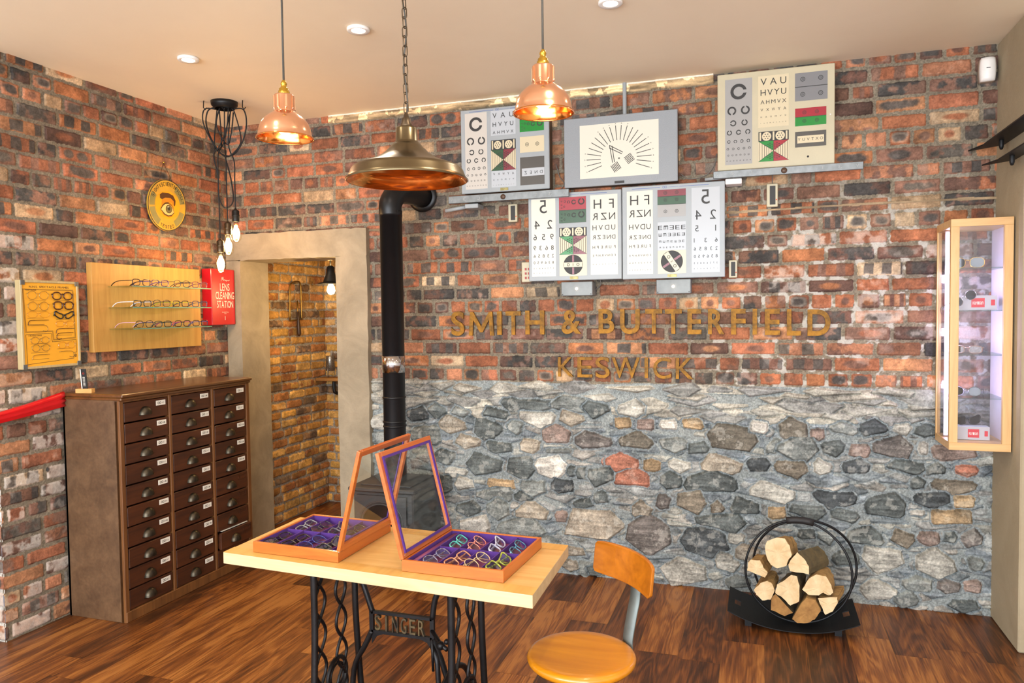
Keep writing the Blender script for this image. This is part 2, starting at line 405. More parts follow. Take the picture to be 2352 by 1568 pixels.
    def make(s, name, O, Sd, Nn, material, hole=None):
        O, Sd, Nn = np.array(O, float), np.array(Sd, float), np.array(Nn, float)
        H = np.clip(s.H, -.012, .04)
        P = O+s.X[..., None]*Sd+s.Z[..., None]*np.array([0, 0, 1.])+H[..., None]*Nn
        nv = s.ns*s.nz; me = bpy.data.meshes.new(name); me.vertices.add(nv); me.vertices.foreach_set('co', P.reshape(-1).astype(np.float32))
        j, i = np.meshgrid(np.arange(s.nz-1), np.arange(s.ns-1), indexing='ij'); j = j.ravel(); i = i.ravel()
        if hole:
            xc = s.ax[i]+s.rs/2; zc = s.az[j]+s.rz/2; keep = ~hole(xc, zc); i = i[keep]; j = j[keep]
        b = j*s.ns+i; q = np.stack([b, b+1, b+s.ns+1, b+s.ns], 1).astype(np.int32); nf = len(q)
        me.loops.add(nf*4); me.loops.foreach_set('vertex_index', q.reshape(-1)); me.polygons.add(nf)
        me.polygons.foreach_set('loop_start', np.arange(0, nf*4, 4, dtype=np.int32)); me.polygons.foreach_set('loop_total', np.full(nf, 4, np.int32))
        me.polygons.foreach_set('use_smooth', np.ones(nf, bool)); me.update(calc_edges=True)
        c = np.clip(s.C, 0.01, .97); c = np.where(c <= .04045, c/12.92, ((c+.055)/1.055)**2.4)
        rgba = np.ones((nv, 4), np.float32); rgba[:, :3] = c.reshape(-1, 3)
        at = me.color_attributes.new('masonry', 'FLOAT_COLOR', 'POINT'); at.data.foreach_set('color', rgba.reshape(-1))
        me.materials.append(material); o = bpy.data.objects.new(name, me); COL.objects.link(o); o['kind'] = 'structure'; return o
def masonry_mat(name, rough=.88, spec=.3):
    m, nt, b = newmat(name); L = nt.links
    a = N(nt, 'ShaderNodeAttribute'); a.attribute_name = 'masonry'; tc = N(nt, 'ShaderNodeTexCoord')
    n1 = N(nt, 'ShaderNodeTexNoise', Scale=260.0, Detail=4.0, Roughness=.7); L.new(tc.outputs['Object'], n1.inputs['Vector'])
    n2 = N(nt, 'ShaderNodeTexNoise', Scale=45.0, Detail=6.0, Roughness=.7); L.new(tc.outputs['Object'], n2.inputs['Vector'])
    mr = N(nt, 'ShaderNodeMapRange'); mr.inputs['From Min'].default_value = .25; mr.inputs['From Max'].default_value = .75; mr.inputs['To Min'].default_value = .8; mr.inputs['To Max'].default_value = 1.2
    L.new(n1.outputs['Fac'], mr.inputs['Value']); vm = N(nt, 'ShaderNodeVectorMath', operation='SCALE'); L.new(a.outputs['Color'], vm.inputs[0]); L.new(mr.outputs['Result'], vm.inputs['Scale'])
    mr2 = N(nt, 'ShaderNodeMapRange'); mr2.inputs['From Min'].default_value = .3; mr2.inputs['From Max'].default_value = .7; mr2.inputs['To Min'].default_value = .87; mr2.inputs['To Max'].default_value = 1.13
    L.new(n2.outputs['Fac'], mr2.inputs['Value']); v2 = N(nt, 'ShaderNodeVectorMath', operation='SCALE'); L.new(vm.outputs[0], v2.inputs[0]); L.new(mr2.outputs['Result'], v2.inputs['Scale'])
    L.new(v2.outputs[0], b.inputs['Base Color']); b.inputs['Roughness'].default_value = rough; b.inputs['Specular IOR Level'].default_value = spec
    bp = N(nt, 'ShaderNodeBump', Strength=.4, Distance=.003); L.new(n2.outputs['Fac'], bp.inputs['Height'])
    bp2 = N(nt, 'ShaderNodeBump', Strength=.4, Distance=.0012); L.new(n1.outputs['Fac'], bp2.inputs['Height']); L.new(bp.outputs['Normal'], bp2.inputs['Normal']); L.new(bp2.outputs['Normal'], b.inputs['Normal'])
    return m
MAS = masonry_mat('old_masonry')
RES = 0.003
ORANGE = ['a46b48', '9b6044', 'aa7856', '905c44', 'a06d52', '965e46', '9f6548']; BROWN = ['765646', '6d4e42', '7d5f50', '634a40', '7f5d4e']; DARK = ['524d49', '5a534d', '4a4744', '5f5850', '4d4946']; PALE = ['b39676', 'b79e80', 'a88b6c']
def picker(rng, wo=.3, wb=.22, wd=.4, wp=.035):
    def pick(x, z, short):
        r = rng.random()
        if r < wo: return rng.choice(ORANGE), rng.choice(BROWN), rng.choice([0, 5, 4, 0])
        if r < wo+wb: return rng.choice(BROWN), rng.choice(ORANGE+DARK), rng.choice([0, 4, 3, 5])
        if r < wo+wb+wd:
            return (rng.choice(ORANGE+BROWN), rng.choice(DARK), rng.choice([1, 1, 1, 3, 3, 3, 2]) if not short else 1) if rng.random() < .5 else (rng.choice(DARK), rng.choice(BROWN), 4)
        if r < wo+wb+wd+wp: return rng.choice(PALE), rng.choice(ORANGE), rng.choice([0, 5])
        return rng.choice(PALE+ORANGE), rng.choice(DARK), 3 if not short else 1
    return pick
STONES = []
_cc = dict(D='5c6160', d='4c5052', G='7b7f7c', L='a3a097', T='998f80', P='8e7c73', O='a58d6e', R='a36d5a', B='958b7d', W='bab5ac', p='6a6460', b='786f62', K='676157')
def ST(ox, oy, sc, t):
    for e in t.split(';'):
        q = e.split(','); STONES.append((ox+float(q[0])/sc, oy+float(q[1])/sc, float(q[2])/sc, float(q[3])/sc, _cc[q[4]]))
ST(820, 880, 3.337, '1330,155,260,32,D;1700,175,230,40,G;610,205,85,30,D;460,245,90,50,d;790,220,70,30,G;1060,235,110,32,D;1380,255,155,50,L;1650,270,105,42,T;1210,335,60,62,G;730,325,115,45,T;1000,350,120,45,D;1520,400,105,75,P;850,450,110,42,T;1090,490,115,50,D;1320,480,78,62,T;1810,445,165,52,p;530,400,120,80,G;670,560,90,58,D;970,620,140,72,D;1250,640,110,88,D;1485,640,122,88,W;1650,675,52,38,D;1820,695,150,62,D;750,690,95,55,L;820,770,80,50,L;670,770,65,72,D;1100,775,112,48,O;1350,800,108,62,G;1570,790,92,60,d;1950,610,80,48,R;1060,860,160,36,G;1270,880,85,28,D;850,960,105,42,D;1080,965,102,68,G;1335,1000,138,62,T;1565,1025,52,52,P;1730,925,85,28,D;1860,880,62,52,D;900,1100,125,65,W;1810,1080,200,135,B;1250,1120,210,60,G;1750,1420,82,62,G;1640,1400,60,50,B;1540,520,110,22,G;200,300,110,70,L;150,420,100,60,G;170,560,90,60,G;1450,1260,160,60,G;1650,1290,90,40,B')
ST(1350, 880, 3.136, '60,180,100,42,D;310,190,115,48,L;250,285,66,46,O;415,300,66,46,P;580,300,70,46,W;750,295,74,50,O;340,425,135,42,K;620,440,115,48,G;800,470,78,50,D;1050,390,180,112,K;1230,320,75,52,W;1490,335,112,82,K;1430,480,175,52,G;240,585,135,52,R;460,595,66,50,O;320,695,138,50,R;660,590,92,40,L;960,600,170,58,T;1230,585,82,62,d;1460,610,125,68,b;90,660,100,60,D;600,710,90,58,D;880,730,210,68,D;540,850,50,62,p;740,850,112,64,b;930,900,48,42,b;1130,900,115,52,D;1365,930,72,48,O;1330,790,195,42,L;380,925,78,52,B;430,1090,175,115,p;830,1140,172,110,d;1070,1120,62,52,L;950,1000,210,36,D;1520,910,90,60,D;700,1360,170,72,L;60,1350,60,48,D;250,1300,110,60,B;1000,1300,90,60,L;1080,1440,100,40,G;1150,1230,100,60,B')
ST(1780, 860, 2.75, '115,355,105,65,K;270,375,52,40,P;440,345,105,34,G;615,335,98,38,d;810,340,62,32,L;950,355,75,38,D;140,475,145,48,G;370,465,74,54,D;535,480,68,50,P;750,470,135,54,p;1140,490,155,54,P;940,470,32,52,W;105,590,112,54,b;295,590,64,46,L;510,590,98,48,d;840,580,145,32,D;1020,600,64,38,D;1210,605,74,40,R;900,690,48,38,D;1135,700,148,42,b;380,780,145,50,d;700,835,135,74,D;990,790,125,44,d;1200,805,70,46,O;210,860,125,38,D;440,890,95,42,D;1115,905,148,48,O;900,875,54,24,W;570,1030,135,56,D;810,1035,77,44,b;980,1035,72,46,P;1110,1030,42,42,D;1245,1045,78,48,p;680,1160,135,78,L;1010,1200,135,78,L;1270,1195,52,52,G;450,1165,95,48,D;1100,1340,82,48,p;1250,1345,62,42,P;900,1330,105,52,G;660,1380,130,50,L;830,1430,90,40,G;1200,1460,100,40,D;200,1010,60,40,D;330,1020,60,35,G')

def back_wall():
    rng = random.Random(11); r = Relief(0.0, 4.345, 0.0, 2.7, RES, 3, '73695a', '857a69')
    pick = picker(rng)
    wf = lambda x, z: max(0.0, min(1.0, (x-2.75)/.9))*(1. if z < 1.9 else .3)*rng.choice([0, .15, .35, .6, .9]) if x > 2.7 else (rng.choice([0, 0, 0, .25]))
    r.bricks(1.085, 2.7, .0783, rng, pick, 0, 4.35, 5, 0, wf=wf)
    # crusted lime on the mortar at the right-hand side
    e = sstep(.02, .14, r.nw+.12*r.n5)*sstep(2.7, 3.2, r.X)*sstep(2.3, 1.8, r.Z)*(1-r.M); r.C = r.C*(1-.8*e[..., None])+C_('c4c0b8')*.8*e[..., None]
    # a timber bonding strip let into the wall
    k = np.abs(r.Z-(1.985+.008*np.sin(r.X*2)))<.006+.006*r.n2
    k &= (r.X > 2.6) | (r.X < 1.25)
    r.C[k] = C_('9a8468')*(1+.8*r.nst[k])[..., None]; r.H[k] = .012
    # broken plaster cornice under the ceiling
    k = (r.X > .78) & (r.X < 3.06) & (r.Z > 2.655+.012*r.n2)
    r.C[k] = (C_('a88f6c')*(1+1.2*r.nst[k])[..., None])*np.where(r.n2[k] > .06, 1.5, 1.0)[..., None]; r.H[k] = .024+.014*r.n2[k]+.006*r.n1[k]
    k &= (r.Z > 2.692); r.C[k] = C_('e4dccd'); 
    # ---- rubble stone below
    top = 1.085+.02*(fbm(r.ax*5, r.ax*0+3, 8)-.5); low = r.Z < top[None, :]
    mort = C_('858b8c')
    t = np.clip(.5+1.8*r.n2, 0, 1)[..., None]; r.C = np.where(low[..., None], (C_('7c8384')*(1-t)+C_('979b98')*t)*(1+.5*r.n3[..., None]), r.C)
    r.H = np.where(low, .004*r.n2+.003*r.n1+.003*r.nst, r.H); r.M = np.where(low, 0, r.M)
    z = 0.0
    while z < 1.06:
        hgt = rng.uniform(.015, .034) if z < .82 else rng.uniform(.010, .028); x = .95+rng.uniform(-.1, 0)
        while x < 4.4:
            L = rng.uniform(.07, .24) if z < .85 else rng.uniform(.12, .38)
            if rng.random() < .86:
                col = rng.choice(['7f868a', '8f918f', '767d82', '98978f', '878784', '6f7679', '949089'] if z < .9 else ['96938a', 'a09a8e', '898883', 'a49f93', '848380'])
                r.stone(x+L/2, z+hgt/2+rng.uniform(-.006, .006), L/2*.97, hgt/2*rng.uniform(.75, 1.05), rng, col, n=rng.choice([7, 8, 9]), h0=rng.uniform(.004, .012) if z < .82 else rng.uniform(.006, .024), speck=rng.uniform(0, .3), ring=0.003, p=8, rough=.6, crack=rng.random() < .6)
            x += L+rng.uniform(.004, .02)
        z += hgt+rng.uniform(.001, .006)
    for (u, v, hw, hh, c) in STONES:
        if v > 1480: continue
        P = on_y(u, v, -.01); Q = on_y(u+hw, v, -.01); T = on_y(u, v-hh, -.01)
        red = c in (_cc['R'], _cc['O'], _cc['P'])
        r.stone(P[0], P[2], abs(Q[0]-P[0])*.97, abs(T[2]-P[2])*.86, rng, c, n=rng.choice([8, 9]) if red else rng.choice([5, 6, 7, 7]), h0=.022, speck=.5 if not red else .3, ring=.009, p=9 if red else 4.5, mort=mort, crack=not red and rng.random() < .45)
    hole = lambda x, z: (x > .115) & (x < .83) & (z < 1.845)
    r.make('wall_back', (0, 0, 0), (1, 0, 0), (0, -1, 0), MAS, hole)
back_wall()
rng = random.Random(5)
r = Relief(-1.6, 0.0, 0.0, 2.7, RES, 21, '73695a', '857a69')
r.bricks(0.0, 2.7, .0783, rng, picker(rng, .34, .2, .35, .05), -1.65, 0.0, 5, 2, wf=lambda x, z: rng.choice([0, .4, .9]) if z < 1.1 or (x < -1.35 and z < 1.9) else 0)
r.make('wall_left', (0, 0, 0), (0, 1, 0), (1, 0, 0), MAS)
r = Relief(-1.2, 0.006, 0.0, 2.7, .004, 31, 'a39d94', 'b6b0a8')
r.bricks(0.0, 2.7, .0783, rng, picker(rng, .4, .3, .1, .12), -1.25, 0.0, 5, 2, wf=lambda x, z: rng.choice([.3, .9]))
r.make('wall_left', (0, -1.595, 0), (1, 0, 0), (0, -1, 0), MAS)
# small back room: rumbled yellow-brown bricks in running bond
CB = ['c4964e', 'b48444', 'cca05c', 'ac7a42', 'a87244', 'bc8c4a']
def cpick(x, z, s):
    q = rng.random()
    return (rng.choice(CB), rng.choice(['8f5a36', 'c8a068']), rng.choice([0, 4, 0])) if q < .86 else (rng.choice(['6a5646', '74604c']), '8a6a4a', 4)
for nm, a, b, O, S, Nn in (('wall_closet_left', .2, 1.08, (.03, 0, 0), (0, 1, 0), (1, 0, 0)), ('wall_closet_back', .0, 1.05, (0, 1.07, 0), (1, 0, 0), (0, -1, 0))):
    r = Relief(a, b, 0.0, 2.3, .004, 41+len(nm), '8c8478', '9c9488')
    r.bricks(0.0, 2.3, .066, rng, cpick, a-.05, b, 0, 0, joint=.014, blen=.19, hb=.012, rad=.012, wob=.011)
    r.make(nm, O, S, Nn, MAS)

# ------------------------------------------------------------------ plaster shell
def plaster(name, c1, c2, sc=3.0, bump=.3, rough=.8):
    m, nt, b = newmat(name); L = nt.links; tc = N(nt, 'ShaderNodeTexCoord')
    n1 = N(nt, 'ShaderNodeTexNoise', Scale=sc, Detail=8.0, Roughness=.65, Distortion=.6); L.new(tc.outputs['Object'], n1.inputs['Vector'])
    mr = N(nt, 'ShaderNodeMapRange'); mr.inputs['From Min'].default_value = .3; mr.inputs['From Max'].default_value = .7; L.new(n1.outputs['Fac'], mr.inputs['Value'])
    mx = N(nt, 'ShaderNodeMix', data_type='RGBA'); mx.inputs['A'].default_value = c4(c1); mx.inputs['B'].default_value = c4(c2); L.new(mr.outputs['Result'], mx.inputs['Factor']); L.new(mx.outputs['Result'], b.inputs['Base Color'])
    b.inputs['Roughness'].default_value = rough; n2 = N(nt, 'ShaderNodeTexNoise', Scale=90.0, Detail=5.0); L.new(tc.outputs['Object'], n2.inputs['Vector'])
    ad = N(nt, 'ShaderNodeMath', operation='MULTIPLY_ADD'); ad.inputs[1].default_value = 4.0; L.new(n1.outputs['Fac'], ad.inputs[0]); L.new(n2.outputs['Fac'], ad.inputs[2])
    bp = N(nt, 'ShaderNodeBump', Strength=bump, Distance=.004); L.new(ad.outputs[0], bp.inputs['Height']); L.new(bp.outputs['Normal'], b.inputs['Normal']); return m
M_ceil = plaster('ceiling_paint', 'eddcc2', 'f2e2c8', 1.5, .05, .6)
M_cem = plaster('cement_render', '867964', 'ab9b82', 4.0, .25, .75)
M_beige = plaster('beige_render', '9c8e74', 'ac9e84', 3.0, .3, .85)
M_white = plaster('white_plaster', 'd8d4cc', 'e2ded6', 2.0, .1, .8)
def st(name, mb, m): o = mb.build(name, m, origin=(0, 0, 0)); o['kind'] = 'structure'; return o
st('ceiling', MB().box(-1.3, -6.3, 2.7, 5.3, .02, 2.8), M_ceil)
st('wall_right', MB().box(4.335, -.40, 0, 4.6, .05, 2.7, 0, .006).box(4.6, -.40, 0, 5.2, -.2, 2.7), M_beige)
st('wall_right', MB().box(5.2, -6.3, 0, 5.3, -.3, 2.7), M_white)
st('wall_left', MB().box(-1.3, -6.3, 0, -1.2, -1.5, 2.7), M_white)
fr = MB().box(-1.3, -6.3, 0, 5.3, -6.2, .35).box(-1.3, -6.3, 2.55, 5.3, -6.2, 2.7).box(-1.3, -6.3, .35, -.5, -6.2, 2.55).box(4.9, -6.3, .35, 5.3, -6.2, 2.55)
st('wall_front', fr, M_white)
wf_ = MB()
for x in (-.46, 1.3, 3.1, 4.86): wf_.box(x-.04, -6.28, .35, x+.04, -6.2, 2.55)
wf_.box(-.5, -6.28, .35, 4.9, -6.2, .43).box(-.5, -6.28, 2.47, 4.9, -6.2, 2.55)
st('window_1', wf_, mat('window_paint', '3a3a3c', .5))
# closet shell
st('wall_closet_right', MB().box(1.0, .24, 0, 1.05, 1.07, 2.3), M_white)
st('ceiling', MB().box(-.05, .2, 2.3, 1.1, 1.15, 2.35), M_white)
# plastered door surround: jambs, head and splayed reveal
def wavy(mb, x0, y0, z0, x1, y1, z1, seed, n=22):
    "upright or level plaster member with hand-trowelled edges"
    rg = random.Random(seed); vert = (z1-z0) > (x1-x0); L = []
    for i in range(n+1):
        t = i/n; a, b = rg.uniform(-.003, .003), rg.uniform(-.003, .003)
        if vert: z = z0+(z1-z0)*t; q = [(x0+a, y0, z), (x1+b, y0, z), (x1+b*.5, y1, z), (x0+a, y1, z)]
        else: x = x0+(x1-x0)*t; q = [(x, y0, z1+b), (x, y0, z0+a), (x, y1, z0+a), (x, y1, z1+b)]
        L += q
    fs = []
    for i in range(n):
        for j in range(4): fs.append((i*4+j, i*4+(j+1) % 4, (i+1)*4+(j+1) % 4, (i+1)*4+j))
    fs += [(3, 2, 1, 0), tuple(n*4+j for j in range(4))]
    mb.add(L, fs, 0, False); return mb
d = MB(); wavy(d, .012, -.045, 0, .122, .24, 1.84, 1); wavy(d, .82, -.045, 0, 1.035, .24, 1.84, 2); wavy(d, .012, -.045, 1.838, 1.035, .24, 2.005, 3, 30)
st('door_1', d, M_cem)

# ------------------------------------------------------------------ walnut plank floor
def floor():
    rg = random.Random(4); V = []; F = []; colr = []; offs = []; W = .1765
    x = 3.13-W*26; k = 0
    while x < 5.3:
        y = -6.3-rg.uniform(0, .6)
        while y < 1.1:
            L = rg.choice([.55, .75, .95, 1.2, 1.5])*rg.uniform(.85, 1.1); y2 = min(y+L, 1.1)
            b = len(V); g = .0009; V += [(x+g, y+g, 0), (x+W-g, y+g, 0), (x+W-g, y2-g, 0), (x+g, y2-g, 0)]; F.append((b, b+1, b+2, b+3))
            colr.append(rg.random()); offs.append((rg.uniform(-30, 30), rg.uniform(-30, 30))); y = y2
        x += W; k += 1
    b = len(V); V += [(-1.5, -6.5, -.0015), (5.4, -6.5, -.0015), (5.4, 1.2, -.0015), (-1.5, 1.2, -.0015)]; F.append((b, b+1, b+2, b+3)); colr.append(-1); offs.append((0, 0))
    me = bpy.data.meshes.new('floor'); me.from_pydata(V, [], F)
    a = me.attributes.new('tone', 'FLOAT', 'FACE'); a.data.foreach_set('value', colr)
    a = me.attributes.new('shift', 'FLOAT_VECTOR', 'FACE'); a.data.foreach_set('vector', [q for o in offs for q in (o[0], o[1], 0)])
    m, nt, bs = newmat('walnut_planks'); L = nt.links; tc = N(nt, 'ShaderNodeTexCoord')
    ao = N(nt, 'ShaderNodeAttribute'); ao.attribute_name = 'shift'; at = N(nt, 'ShaderNodeAttribute'); at.attribute_name = 'tone'
    ad = N(nt, 'ShaderNodeVectorMath', operation='ADD'); L.new(tc.outputs['Object'], ad.inputs[0]); L.new(ao.outputs['Vector'], ad.inputs[1])
    mp = N(nt, 'ShaderNodeMapping'); mp.inputs['Scale'].default_value = (8, .9, 1); L.new(ad.outputs[0], mp.inputs['Vector'])
    n0 = N(nt, 'ShaderNodeTexNoise', Scale=1.3, Detail=2.0, Roughness=.5, Distortion=.7); L.new(mp.outputs['Vector'], n0.inputs['Vector'])
    sw = N(nt, 'ShaderNodeMath', operation='MULTIPLY'); sw.inputs[1].default_value = 46.0; L.new(n0.outputs['Fac'], sw.inputs[0])
    sn = N(nt, 'ShaderNodeMath', operation='SINE'); L.new(sw.outputs[0], sn.inputs[0])
    mp2 = N(nt, 'ShaderNodeMapping'); mp2.inputs['Scale'].default_value = (170, 6, 1); L.new(ad.outputs[0], mp2.inputs['Vector'])
    n1 = N(nt, 'ShaderNodeTexNoise', Scale=1.0, Detail=4.0, Roughness=.6); L.new(mp2.outputs['Vector'], n1.inputs['Vector'])
    n2 = N(nt, 'ShaderNodeTexNoise', Scale=1.0, Detail=3.0, Distortion=.5); mp3 = N(nt, 'ShaderNodeMapping'); mp3.inputs['Scale'].default_value = (11, 1.3, 1); L.new(ad.outputs[0], mp3.inputs['Vector']); L.new(mp3.outputs['Vector'], n2.inputs['Vector'])
    f = N(nt, 'ShaderNodeMath', operation='MULTIPLY_ADD'); f.inputs[1].default_value = .10; L.new(sn.outputs[0], f.inputs[0])
    f2 = N(nt, 'ShaderNodeMath', operation='MULTIPLY_ADD'); f2.inputs[1].default_value = .75; L.new(n1.outputs['Fac'], f2.inputs[0]); L.new(n2.outputs['Fac'], f2.inputs[2]); L.new(f2.outputs[0], f.inputs[2])
    f3 = N(nt, 'ShaderNodeMath', operation='MULTIPLY_ADD'); f3.inputs[1].default_value = .42; L.new(at.outputs['Fac'], f3.inputs[0]); L.new(f.outputs[0], f3.inputs[2])
    rp = N(nt, 'ShaderNodeValToRGB'); e = rp.color_ramp.elements
    e[0].position = .58; e[0].color = c4('351d0e'); e[1].position = 1.28; e[1].color = c4('a66c34')
    mr = N(nt, 'ShaderNodeMapRange'); mr.inputs['From Min'].default_value = .67; mr.inputs['From Max'].default_value = 1.42; L.new(f3.outputs[0], mr.inputs['Value'])
    e[0].position = 0.0; e[1].position = 1.0
    for p_, c_ in ((.3, '4e2c15'), (.55, '6f3f1c'), (.78, '8a5325')):
        q = e.new(p_); q.color = c4(c_)
    L.new(mr.outputs['Result'], rp.inputs['Fac']); L.new(rp.outputs['Color'], bs.inputs['Base Color'])
    bs.inputs['Roughness'].default_value = .36; bs.inputs['Specular IOR Level'].default_value = .45
    bp = N(nt, 'ShaderNodeBump', Strength=.12, Distance=.001); L.new(n1.outputs['Fac'], bp.inputs['Height']); L.new(bp.outputs['Normal'], bs.inputs['Normal'])
    me.materials.append(m); me.materials.append(mat('plank_joint', '8a6038', .7)); me.polygons[len(F)-1].material_index = 1
    o = bpy.data.objects.new('floor', me); COL.objects.link(o); o['kind'] = 'structure'
floor()
# ------------------------------------------------------------------ lamps
M_copper = mat('polished_copper', 'ffc4a0', .2, 1.0, var=.04); M_copin = mat('copper_inside', 'f09c52', .16, 1.0, var=.05)
M_brass = mat('yellow_brass', 'd9b24c', .25, 1.0, var=.06); M_abrass = mat('antique_brass', '756850', .3, 1.0, var=.12, scale=6)
M_black = mat('black_metal', '161616', .45, .3, var=.2); M_cord = mat('dark_fabric_cord', '4a4640', .8); M_blkcord = mat('black_fabric_cord', '121010', .7)
M_bronze = mat('dark_bronze', '5a4c3c', .4, .9); M_bulb = lamp('lit_bulb', 'ffe2b4', 8.0); M_clear = glass('clear_bulb_glass', (1, .97, .9), .08)
M_chrome = mat('chrome', 'c8c8cc', .12, 1.0, var=.03); M_whitep = mat('white_plastic', 'efebe6', .35, var=.03)
def copper_pendant(x, y, zr, label):
    t = thing('copper_pendant_lamp', (x, y, zr), label, 'lamp', 'copper pendant lamps')
    p = [(.091, 0), (.093, .001), (.0915, .005), (.088, .010), (.0865, .02), (.083, .036), (.077, .05), (.069, .061), (.059, .071), (.048, .079), (.039, .085), (.036, .088)]
    inn = [(.034, .084), (.046, .077), (.057, .069), (.067, .059), (.075, .048), (.081, .035), (.0845, .02), (.086, .010), (.090, .0015)]
    MB().lathe(p[::1], (x, y, zr), 48, 0).build('lamp_shade', M_copper, t)
    MB().lathe(inn, (x, y, zr), 48, 0).lathe([(.0945, -.001), (.0945, .003), (.0915, .003), (.0915, -.001), (.0945, -.001)], (x, y, zr), 48).build('shade_lining', M_copin, t)
    nk = MB().lathe([(.0365, .086), (.037, .088), (.034, .09), (.034, .14), (.031, .144), (.012, .145)], (x, y, zr), 36)
    for k in range(8):
        a = k*PI/4; nk.ball((x+.033*math.cos(a), y+.033*math.sin(a), zr+.098), .0042, 8)
        nk.bar((x+.034*math.cos(a), y+.034*math.sin(a), zr+.1), (x+.034*math.cos(a), y+.034*math.sin(a), zr+.138), .007, .003, (math.cos(a), math.sin(a), 0))
    nk.build('neck', M_copper, t)
    MB().lathe([(.018, .144), (.019, .146), (.019, .156), (.016, .158), (.016, .164), (.011, .168), (.009, .176), (.011, .18), (.009, .186), (.005, .192), (.003, .194)], (x, y, zr), 24).build('lamp_holder', M_brass, t)
    MB().tube([(x, y, zr+.19), (x, y, 2.7)], .0035, 8).build('cord', M_cord, t)
    MB().lathe([(.001, .014), (.012, .015), (.023, .024), (.027, .038), (.022, .052), (.013, .064), (.013, .08)], (x, y, zr), 20).build('bulb', M_bulb, t)
    MB().lathe([(.05, 0), (.05, -.01), (.0, -.012)], (x, y, 2.7), 24).build('ceiling_rose', M_brass, t)
    plight('copper_pendant_light', (x, y, zr+.03), 3.2, WARM2, .028, t)
copper_pendant(1.78, -1.90, 2.075, 'small bright copper pendant lamp on the left, near the black cord cluster')
copper_pendant(2.659, -1.83, 2.092, 'small bright copper pendant lamp on the right, in front of the lit test charts')

def brass_pendant(x, y, zr):
    t = thing('brass_pendant_lamp', (x, y, zr), 'large wide antique brass pendant lamp hanging on a chain over the table', 'lamp')
    MB().lathe([(.186, 0), (.188, .003), (.180, .012), (.172, .032), (.166, .040), (.160, .043), (.140, .050), (.105, .062), (.072, .082), (.05, .104), (.044, .112), (.04, .114)], (x, y, zr), 64).build('lamp_shade', M_abrass, t)
    MB().lathe([(.04, .110), (.048, .1), (.07, .078), (.103, .058), (.138, .046), (.156, .038), (.160, .028), (.168, .012), (.185, .0005)], (x, y, zr), 64).build('shade_lining', M_copin, t)
    MB().lathe([(.042, .113), (.038, .118), (.034, .122), (.033, .158), (.03, .164), (.012, .166)], (x, y, zr), 32).build('neck', M_abrass, t)
    MB().lathe([(.017, .165), (.018, .172), (.014, .18), (.014, .19), (.009, .194), (.006, .206), (.003, .21)], (x, y, zr), 20).build('lamp_holder', M_bronze, t)
    MB().lathe([(.001, .040), (.016, .044), (.026, .056), (.028, .068), (.022, .084), (.014, .096), (.014, .115)], (x, y, zr), 20).build('bulb', M_bulb, t)
    ch = MB(); z = zr+.208; k = 0
    while z < 2.7:
        pts = []; L = .034; w = .0075
        for i in range(14):
            a = 2*PI*i/14; px = w*math.cos(a); pz = (L/2-w)*(1 if math.sin(a) > 0 else -1)+w*math.sin(a)
            ca, sa = (1, 0) if k % 2 == 0 else (.25, .97)
            pts.append((x+px*ca, y+px*sa, z+L/2+pz))
        ch.tube(pts, .0017, 6, closed=True); z += L-.0055; k += 1
    ch.build('chain', M_bronze, t)
    MB().tube([(x+.005*math.sin(i*1.3), y+.003*math.cos(i*1.1), zr+.2+i*(2.5-zr)/14) for i in range(15)]+[(x, y, 2.7)], .0025, 6).build('cord', M_cord, t)
    plight('brass_pendant_light', (x, y, zr+.03), 5, WARM2, .03, t)
brass_pendant(2.256, -1.955, 1.893)

def edison(x, y, zb, rim, label):
    "bare filament bulb on a black cord; zb = bottom of the bulb"
    t = thing('filament_pendant_lamp', (x, y, zb), label, 'lamp', 'bare filament bulbs in the corner')
    MB().lathe([(.001, 0), (.004, .002), (.012, .004), (.026, .02), (.0315, .045), (.029, .07), (.021, .095), (.014, .115), (.0135, .122)], (x, y, zb), 24).build('glass_envelope', M_clear, t)
    f = MB()
    for k in range(7):
        a = 2*PI*k/7; f.tube([(x+.005*math.cos(a), y+.005*math.sin(a), zb+.1), (x+.011*math.cos(a+.3), y+.011*math.sin(a+.3), zb+.025)], .0042, 6)
    f.build('filament', lamp('glowing_filament', 'ffc878', 60.0), t)
    MB().lathe([(.014, .118), (.019, .12), (.020, .126), (.020, .15), (.022, .152), (.022, .158), (.020, .160), (.020, .18), (.016, .186), (.008, .19), (.004, .2)], (x, y, zb), 20).build('lamp_holder', M_bronze if rim else M_black, t)
    plight('filament_light', (x, y, zb+.06), 6.5, WARM, .03, t)
    return t
B0 = on_z(517, 238, 2.69)
hub = thing('ceiling_cord_hub', (.395, -.49, 2.66), 'black ceiling rose with looped knotted black cords above the filament bulbs', 'ceiling rose')
MB().lathe([(.052, .001), (.055, 0), (.06, .008), (.072, .02), (.074, .04), (0, .0405)], (.395, -.49, 2.66), 32).build('rose_plate', M_black, hub)
ends = []
for (u, vb, d, rim, lab) in ((508, 629, 4.17, True, 'lowest filament bulb, leftmost of the three in the corner'), (525, 588, 4.22, True, 'middle filament bulb of the three in the corner'), (543, 558, 4.27, False, 'highest filament bulb, nearest the doorway, of the three in the corner')):
    q = CAM+_ray(u, vb)*d; edison(q[0], q[1], q[2], rim, lab); ends.append(q)
loops = MB(); cx, cy = .395, -.49
rg = random.Random(3); R_ = CR[0]
def pp(a, dz, k=0): return (cx+R_[0]*a-k*CR[2][0], cy+R_[1]*a-k*CR[2][1], 2.66+dz)
